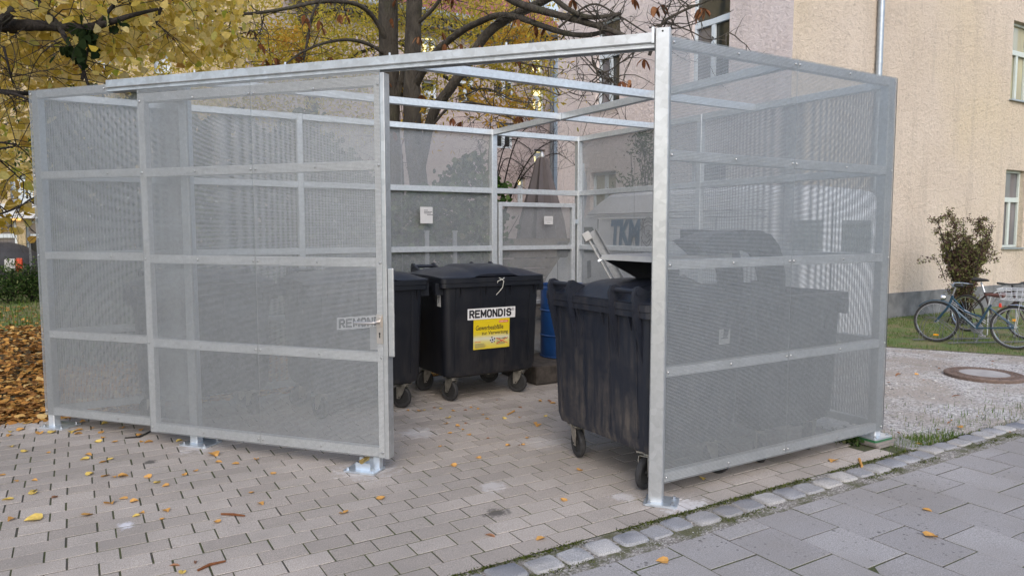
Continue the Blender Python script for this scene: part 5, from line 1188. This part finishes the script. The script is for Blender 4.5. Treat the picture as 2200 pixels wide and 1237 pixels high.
# ---------------------------------------------------------------- BICYCLES
M['bike_blue'] = plain('bike_blue', (.018, .052, .085), .3, 0, .1); M['bike_dark'] = plain('bike_dark', (.035, .022, .022), .4); M['chrome'] = plain('chrome', (.60, .61, .63), .2, .95, .05)
M['leather'] = plain('brown_leather', (.12, .05, .04), .5); M['amber'] = plain('amber_reflector', (.75, .33, .01), .3); M['red_lens'] = plain('red_lens', (.65, .04, .02), .3); M['wire'] = plain('wire_white', (.62, .63, .65), .35, .5)
def bicycle(name, label, loc, rz, fm, r=.303, wb=.975, city=True, steer=0):
    t = thing(name, label, 'bicycle', loc, rz, 'bicycles at the house wall')
    def wheel(c):
        w_ = MB().lathe([(r - .032, -.012), (r - .012, -.017), (r, 0), (r - .012, .017), (r - .032, .012), (r - .032, -.012)], c, 'y', 40).build('wheel', M['tyre'], t, True)
        MB().lathe([(r - .045, -.009), (r - .030, -.011), (r - .030, .011), (r - .045, .009), (r - .045, -.009)], c, 'y', 40).build('rim', M['chrome'], w_, True)
        s = MB(); c = Vector(c)
        for k in range(18):
            g = 2 * math.pi * k / 18; h = g + (.5 if k % 2 else -.5); s.tube([c + Vector((.02 * math.cos(h), .02 * (1 if k % 4 < 2 else -1), .02 * math.sin(h))), c + Vector(((r - .04) * math.cos(g), 0, (r - .04) * math.sin(g)))], .0016, 4)
        s.tube([c + Vector((0, -.045, 0)), c + Vector((0, .045, 0))], .018, 8); s.build('spokes', M['chrome'], w_)
        return w_
    wR, wF = Vector((-wb / 2, 0, r)), Vector((wb / 2, 0, r)); wheel(wR); wheel(wF)
    hb, ht = Vector((wb / 2 - .16, 0, r + .26)), Vector((wb / 2 - .20, 0, r + .40)); bb = Vector((-.02, 0, r - .05)); st = Vector((-.19, 0, r + (.30 if city else .36)))
    f = MB(); f.tube([hb - (ht - hb) * .1, ht], .019, 10)
    if city: f.tube([hb, bb], .018, 8); f.tube([ht * .8 + hb * .2, hb.lerp(bb, .5) + Vector((-.03, 0, .07)), Vector((-.12, 0, r + .10))], .012, 8)
    else: f.tube([hb, bb], .019, 8); f.tube([ht, st.lerp(bb, .05)], .016, 8)
    f.tube([bb, st], .016, 8)
    for s in (-1, 1): f.tube([bb + Vector((0, s * .02, 0)), wR + Vector((0, s * .05, 0))], .009, 6); f.tube([st.lerp(bb, .12) + Vector((0, s * .015, 0)), wR + Vector((0, s * .05, 0))], .008, 6)
    f.build('frame', M[fm], t, True)
    k = MB()
    for s in (-1, 1): k.tube([hb + Vector((.01, s * .03, -.03)), hb.lerp(wF, .6) + Vector((0, s * .045, 0)), wF + Vector((0, s * .045, 0))], .010, 7)
    k.box(hb + Vector((.005, 0, -.025)), (.04, .08, .03)); k.build('fork', M[fm], t, True)
    hm = 'chrome' if city else 'rubber'; top = ht + Vector((-.035, 0, .12)); h_ = MB().tube([ht, top], .012, 8)
    if city: h_.tube([top + Vector((.02, -.0, 0)), top + Vector((.06, .10, .05)), top + Vector((0, .22, .05)), top + Vector((-.14, .25, .035))], .011, 8); h_.tube([top + Vector((.02, 0, 0)), top + Vector((.06, -.10, .05)), top + Vector((0, -.22, .05)), top + Vector((-.14, -.25, .035))], .011, 8)
    else: h_.tube([top + Vector((.0, -.30, .02)), top + Vector((.03, -.1, .0)), top + Vector((.03, .1, .0)), top + Vector((0, .30, .02))], .013, 8)
    hd_ = h_.build('handlebar', M[hm], t, True)
    for s in (-1, 1):
        g_ = [top + Vector((-.03, s * .24, .042)), top + Vector((-.15, s * .252, .033))] if city else [top + Vector((.012, s * .2, .012)), top + Vector((-.002, s * .32, .022))]
        MB().tube(g_, .016, 8).build('grip', M['rubber'], hd_, True); MB().tube([g_[0] + Vector((.03, 0, -.015)), g_[0].lerp(g_[1], .8) + Vector((.045, 0, -.03))], .005, 5).build('brake_lever', M[hm], hd_, True)
    s_ = st + (st - bb).normalized() * (.11 if city else .17); MB().tube([st, s_], .012, 8).build('seat_post', M['chrome'], t, True)
    rr_ = [[(s_.x + x, math.cos(g) * wd_, s_.z + .02 + z0_ + math.sin(g) * hh) for g in [2 * math.pi * j / 14 for j in range(14)]] for x, wd_, hh, z0_ in ((-.115, .03, .02, .03), (-.10, .085, .035, .022), (-.05, .085, .032, .015), (.02, .045, .026, .015), (.09, .022, .02, .018), (.125, .010, .012, .012))]
    MB().loft(rr_).build('saddle', M['leather' if city else 'rubber'], t, True, 60)
    MB().lathe([(.0, -.008), (.075, -.008), (.08, 0), (.075, .008), (0, .008)], bb + Vector((0, -.04, 0)), 'y', 24).build('chainring', M['seam'], t, True)
    c_ = MB(); a_ = Vector((-.12, 0, -.09)) if city else Vector((.13, 0, .02))
    for s in (-1, 1): c_.bar(bb + Vector((0, s * .065, 0)), bb + Vector((0, s * .07, 0)) + a_ * s, .012, .024, Y1); c_.box(bb + Vector((0, s * .11, 0)) + a_ * s, (.075, .07, .02))
    c_.build('crank', M['chrome'], t)
    if city:
        for c, g0_, g1_ in ((wR, 25, 190), (wF, 40, 165)):
            pts = [(Vector((math.cos(R(g)), 0, math.sin(R(g)))), 0) for g in np.linspace(g0_, g1_, 16)]; mbf = MB()
            ring = [[c + d_ * (r + .022 + dz) + Vector((0, y, 0)) for y, dz in ((-.026, -.012), (-.014, 0), (.014, 0), (.026, -.012), (.014, -.006), (-.014, -.006))] for d_, _ in pts]
            mbf.loft(ring).build('mudguard', M['chrome' if c is wR else fm], t, True)
        mbf = MB(); z_ = r * 2 + .075
        for y in (-.06, .06): mbf.tube([(-wb / 2 + .26, y * .3, z_ - .05), (-wb / 2 + .18, y, z_), (-wb / 2 - .22, y, z_)], .006, 6); mbf.tube([(-wb / 2 - .05, y, z_), (-wb / 2, y * .9, r)], .005, 6)
        for x in (-.2, -.08, .04, .16): mbf.tube([(-wb / 2 + x, -.06, z_), (-wb / 2 + x, .06, z_)], .005, 6)
        mbf.build('carrier', M['wire'], t, True)
        bk = MB(); x0, x1, y_, zb, zt = -wb / 2 - .22, -wb / 2 + .16, .13, z_ + .015, z_ + .155
        for z, e in ((zb, .0), ((zb + zt) / 2, .02), (zt, .045)): bk.tube([(x0 - e, -y_ - e, z), (x1 + e, -y_ - e, z), (x1 + e, y_ + e, z), (x0 - e, y_ + e, z), (x0 - e, -y_ - e, z)], .005 if z < zt else .007, 6)
        for q in np.linspace(0, 1, 7):
            for s in (-1, 1): bk.tube([(x0 + (x1 - x0) * q, s * y_, zb), (x0 + (x1 - x0) * q, s * (y_ + .045), zt)], .003, 4)
            bk.tube([(x0 + (x1 - x0) * q, -y_, zb), (x0 + (x1 - x0) * q, y_, zb)], .003, 4)
        for q in np.linspace(-1, 1, 5):
            for x, e in ((x0, -.045), (x1, .045)): bk.tube([(x, q * y_, zb), (x + e, q * (y_ + .03), zt)], .003, 4)
        bk.build('basket', M['wire'], t)
        MB().lathe([(.0, -.03), (.03, -.025), (.042, 0), (.045, .03), (.038, .036), (0, .036)], hb + Vector((.075, 0, .10)), 'x', 18).build('headlamp', M['chrome'], t, True)
        MB().box(wR + Vector((.02, -.03, .10)), (.05, .01, .035)).build('reflector', M['amber'], t, bevel=.004); MB().box(wF + Vector((0, -.02, -.20)), (.07, .01, .025)).build('reflector', M['amber'], t, bevel=.004)
        MB().box(s_ + Vector((-.06, 0, -.10)), (.03, .04, .055)).build('rear_lamp', M['red_lens'], t, bevel=.008)
        MB().tube([bb + Vector((-.10, .05, 0)), bb + Vector((-.02, .09, -.20))], .009, 6).build('kickstand', M['seam'], t)
        for s in (0, 1): MB().tube([hb + Vector((-.02, -.02, .06 - s * .03)), hb.lerp(bb, .5) + Vector((0, -.03, .10 - s * .03)), Vector((-.13, -.025, r + .06 - s * .03))], .0045, 5).build('cable', M['wire'], t, True)
    return t
fwd = Vector((10.82 - 11.05, 5.79 - 4.84, 0)); mid_ = Vector((10.935, 5.315, 0))
bicycle('bicycle', 'dark blue city bicycle with chrome headlamp and wire basket leaning nearest the gravel', mid_, math.atan2(fwd.y, fwd.x), 'bike_blue')
r_, f_ = at(2090, 715, 11.55), at(2184, 731, 10.9); r_.z = f_.z = 0; d_ = (f_ - r_).normalized(); m2 = (r_ + f_) / 2
bicycle('bicycle', 'dark mountain bicycle with flat handlebar parked behind the blue one', m2, math.atan2(d_.y, d_.x), 'bike_dark', .30, .93, False)
# stands
q = at(2121, 715, 11.2); q.z = 0; t = thing('bike_stand', 'flat grey steel hoop standing between the two bicycles', 'bike stand', q)
path = smooth_path([q, q + Vector((.0, .0, .5)), q + Vector((.02, -.05, .66)), q + Vector((.09, -.15, .72)), q + Vector((.17, -.27, .68)), q + Vector((.19, -.30, .5)), q + Vector((.19, -.30, 0))], 5)
mb = MB(q)
for a_, b_ in zip(path[:-1], path[1:]): mb.bar(a_, b_ + (b_ - a_) * .02, .012, .075, (.856, .517, 0))
mb.build('hoop', M['galv'], t)
q = at(2040, 738, 10.5); q.z = 0; t = thing('bike_rack', 'low galvanised wire bicycle rack holding the front wheel of the blue bicycle', 'bike rack', q)
mb = MB(q); dl = Vector((.90, -.42, 0)).normalized(); dn = fwd.normalized()
for k in range(4):
    for e in (-.028, .028):
        c = q + dl * (-.18 + k * .32 + e) - dn * .0
        mb.tube(smooth_path([c - dn * .22, c - dn * .20 + Vector((0, 0, .18)), c + dn * .05 + Vector((0, 0, .36)), c + dn * .20 + Vector((0, 0, .30)), c + dn * .24], 4), .0045, 6)
mb.tube([q + dl * -.3 - dn * .22 + Vector((0, 0, .02)), q + dl * .95 - dn * .22 + Vector((0, 0, .02))], .010, 6).tube([q + dl * -.3 + dn * .24 + Vector((0, 0, .02)), q + dl * .95 + dn * .24 + Vector((0, 0, .02))], .010, 6)
mb.build('wire_loops', plain('rack_wire', (.16, .17, .17), .5, .6), t, True)
# manhole cover in the gravel
mc = Vector((8.77, 4.13, 0)); t = thing('manhole_cover', 'round rusty iron manhole cover with a concrete centre lying in the gravel', 'manhole cover', mc)
rust = Mt('rusty_iron'); n_ = rust.noise(rust.pos(), 30, 5); rust.color(rust.ramp(n_, [(.3, (.085, .06, .05)), (.7, (.17, .12, .095))])); rust.set(.75); rust.bump(n_, .4, .004)
mb = MB((0, 0, 0)).lathe([(.395, -.012), (.40, .02), (.385, .03), (.36, .031), (.355, .026), (.28, .026), (.275, .031), (.25, .031), (.248, .024)], n=64)
for k in range(60):
    for rr in (.30, .335): g = 2 * math.pi * (k + (.5 if rr > .31 else 0)) / 60; mb.box((rr * math.cos(g), rr * math.sin(g), .028), (.016, .016, .006), Matrix.Rotation(g, 3, 'Z'))
mb.build('frame', rust.m, t); MB().lathe([(.249, .0), (.249, .027), (0, .029)], n=48).build('concrete_infill', plain('concrete', (.30, .29, .285), .9, 0, .15, 8), t)
# weeds by the right-hand post
for i, (px, py, n, r) in enumerate(((1818, 946, 150, .07), (1840, 950, 90, .05))):
    q = G(px, py); t = thing('weed', ['leafy green weed growing under the mesh edge beside the right rear post', 'small weed closest to the right rear post'][i], 'plant', q)
    P = np.stack([q.x + rng.normal(0, r, n), q.y + rng.normal(0, r * .7, n), np.abs(rng.normal(.03, .025, n))], -1); scatter('leaves', P, .032, 'round', M['green'], t, origin=q)
# stray slabs beside that post
for i, (px, py, sx, sy, a) in enumerate(((1938, 950, .22, .13, 3), (1960, 960, .16, .10, -6))):
    q = G(px, py); q.z = 0
    sl_ = MB(q).box(q + Vector((0, 0, -.006)), (sx, sy, .03), Matrix.Rotation(R(a), 3, 'Z')).build('loose_slab', slm, None, bevel=.004); sl_.location = q; tag(sl_, ['larger loose grey paving slab beside the right rear post', 'smaller loose grey paving slab in the grass right of the rear post'][i], 'slab')

# ---------------------------------------------------------------- FALLEN LEAVES AND TWIGS on the paving
M['fl_y'] = leaf_mat('fallen_yellow', [(0, (.52, .36, .08)), (1, (.62, .47, .15))], .1); M['fl_o'] = leaf_mat('fallen_orange', [(0, (.42, .22, .07)), (1, (.52, .30, .10))], .1); M['fl_b'] = leaf_mat('fallen_brown', [(0, (.20, .10, .06)), (1, (.36, .20, .12))], .1)
def fallen(px, py, kind, s=1.0):
    q = G(px, py); q.z = .004; S = leaf_shape('round' if kind != 'b' else 'narrow') * np.array([.052, .052, .052 * random.uniform(.8, 3.2)]) * s * random.uniform(.85, 1.15)
    o = MB(); n = len(S); c = tuple(S.mean(0) - np.array([0, 0, .10 * .062])); o.add([tuple(x) for x in S] + [c], [(i, (i + 1) % n, n) for i in range(n)])
    ob = o.build('fallen_leaf', M[{'y': 'fl_y', 'o': 'fl_o', 'b': 'fl_b'}[kind]]); ob.location = q; ob.rotation_euler = (random.gauss(0, .12), random.gauss(0, .12), random.uniform(0, 6.28))
    where = 'in front of the cage' if py > 985 or px < 700 else 'inside the cage'
    if px > 1400: where = 'by the kerb and slabs on the right'
    surface = 'gravel at the right' if px > 1880 and py < 935 else 'paving ' + where
    return tag(ob, {'y': 'yellow', 'o': 'orange-brown', 'b': 'dry brown'}[kind] + ' fallen leaf lying on the ' + surface, 'leaf', 'scattered fallen leaves')
FL = [(22, 928, 'y'), (44, 924, 'o'), (85, 931, 'o'), (113, 929, 'y', 1.5), (153, 928, 'y', 1.3), (170, 924, 'o'), (20, 936, 'o'), (168, 932, 'o'), (178, 906, 'o'), (226, 910, 'y'), (262, 919, 'o'), (218, 929, 'o', .8), (210, 949, 'y'), (246, 949, 'o'), (304, 949, 'o', .7), (320, 950, 'o'), (25, 959, 'y'), (53, 970, 'y'), (103, 973, 'o', .6), (190, 977, 'o', .8), (182, 987, 'y'), (222, 992, 'o'), (238, 986, 'y', .9), (4, 1021, 'o', .8), (35, 1033, 'o', .7), (193, 1019, 'y', .9), (225, 1022, 'o'), (264, 1023, 'o', 1.1), (317, 1025, 'o', .9), (460, 977, 'o', 1.4), (470, 992, 'o', .8), (507, 996, 'o', .9), (396, 1020, 'o', .8), (420, 1012, 'o', .7), (338, 1037, 'y', .8), (356, 1044, 'o', .8), (551, 987, 'o', .7), (588, 1017, 'o', .8), (72, 1060, 'y'), (117, 1069, 'b', 1.1), (17, 1073, 'y', 1.1), (236, 1082, 'o', 1.1), (358, 1097, 'o', .9), (188, 1106, 'o', 1.1), (293, 1108, 'y', .8), (24, 1116, 'o', .9), (73, 1115, 'y', 1.9), (466, 1121, 'o', .7), (560, 1083, 'o', .8), (541, 1058, 'o', .6), (392, 1230, 'y', .8), (819, 1070, 'o'), (738, 1101, 'o', 1.1), (974, 1000, 'o', 1.0), (1029, 984, 'o', .8), (1091, 957, 'o', .8), (963, 898, 'y', .9), (958, 910, 'o', .8), (1083, 899, 'y', 1.0), (1046, 900, 'o', .7), (1037, 891, 'o', .6), (1172, 894, 'y', .7), (1155, 914, 'o', 1.2), (1008, 934, 'o', .9), (876, 882, 'o', .7), (911, 881, 'y', .7), (948, 878, 'y', .6), (1160, 862, 'o', .7), (1180, 862, 'b', 1.3), (1188, 866, 'o', 1.0), (1000, 881, 'b', .8), (1117, 875, 'b', 1.0), (1028, 879, 'o', .6), (1211, 1074, 'o', .9), (1246, 1011, 'o', .8), (1161, 1158, 'o', .9), (1053, 1151, 'b', 1.2), (1509, 1028, 'y', 1.0), (1790, 990, 'o', 1.3), (1992, 1096, 'o', 1.0), (2000, 1152, 'o', 1.2), (1424, 1205, 'o', 1.0), (2062, 918, 'o', .8), (1930, 805, 'b', 1.5), (1970, 805, 'o', .9), (2055, 850, 'b', 1.6), (1908, 822, 'b', 1.0), (2044, 903, 'o', .6), (1975, 954, 'o', .7), (300, 935, 'o'), (340, 905, 'o'), (375, 1215, 'b', 1.0), (420, 1208, 'b', .7)]
FL += [(random.uniform(860, 1180), random.uniform(850, 960), random.choice('oob'), random.uniform(.45, .8)) for _ in range(16)] + [(random.uniform(0, 420), 910 + 230 * random.random() ** 1.5, random.choice('yoo'), random.uniform(.6, 1.0)) for _ in range(12)] + [(random.uniform(1920, 2200), random.uniform(770, 930), 'b', random.uniform(.5, .9)) for _ in range(12)]
for q in FL: fallen(*q)
for i, (pts, lab) in enumerate((([(475, 1103), (500, 1104), (526, 1107)], 'thin reddish leaf stalk lying on the pavers in the foreground'), ([(325, 925), (300, 938), (268, 940)], 'dark twig lying under the edge of the sliding door'), ([(1846, 985), (1852, 1002)], 'short pale stick lying on the grey slabs at right'), ([(425, 1224), (450, 1212), (485, 1204)], 'curled brown dead stalk lying on the pavers at the bottom edge'), ([(1090, 890), (1105, 882)], 'pale straw lying on the pavers inside the cage'))):
    P = [G(*p, .008) for p in pts]; c = P[len(P) // 2]; o = MB(c).tube(P, [.006, .008, .005][:len(P)] if i != 2 else .009, 6).build('twig', M['brown'] if i in (0, 3) else (M['bark_dark'] if i == 1 else M['fl_o'])); o.location = c; tag(o, lab, 'twig')
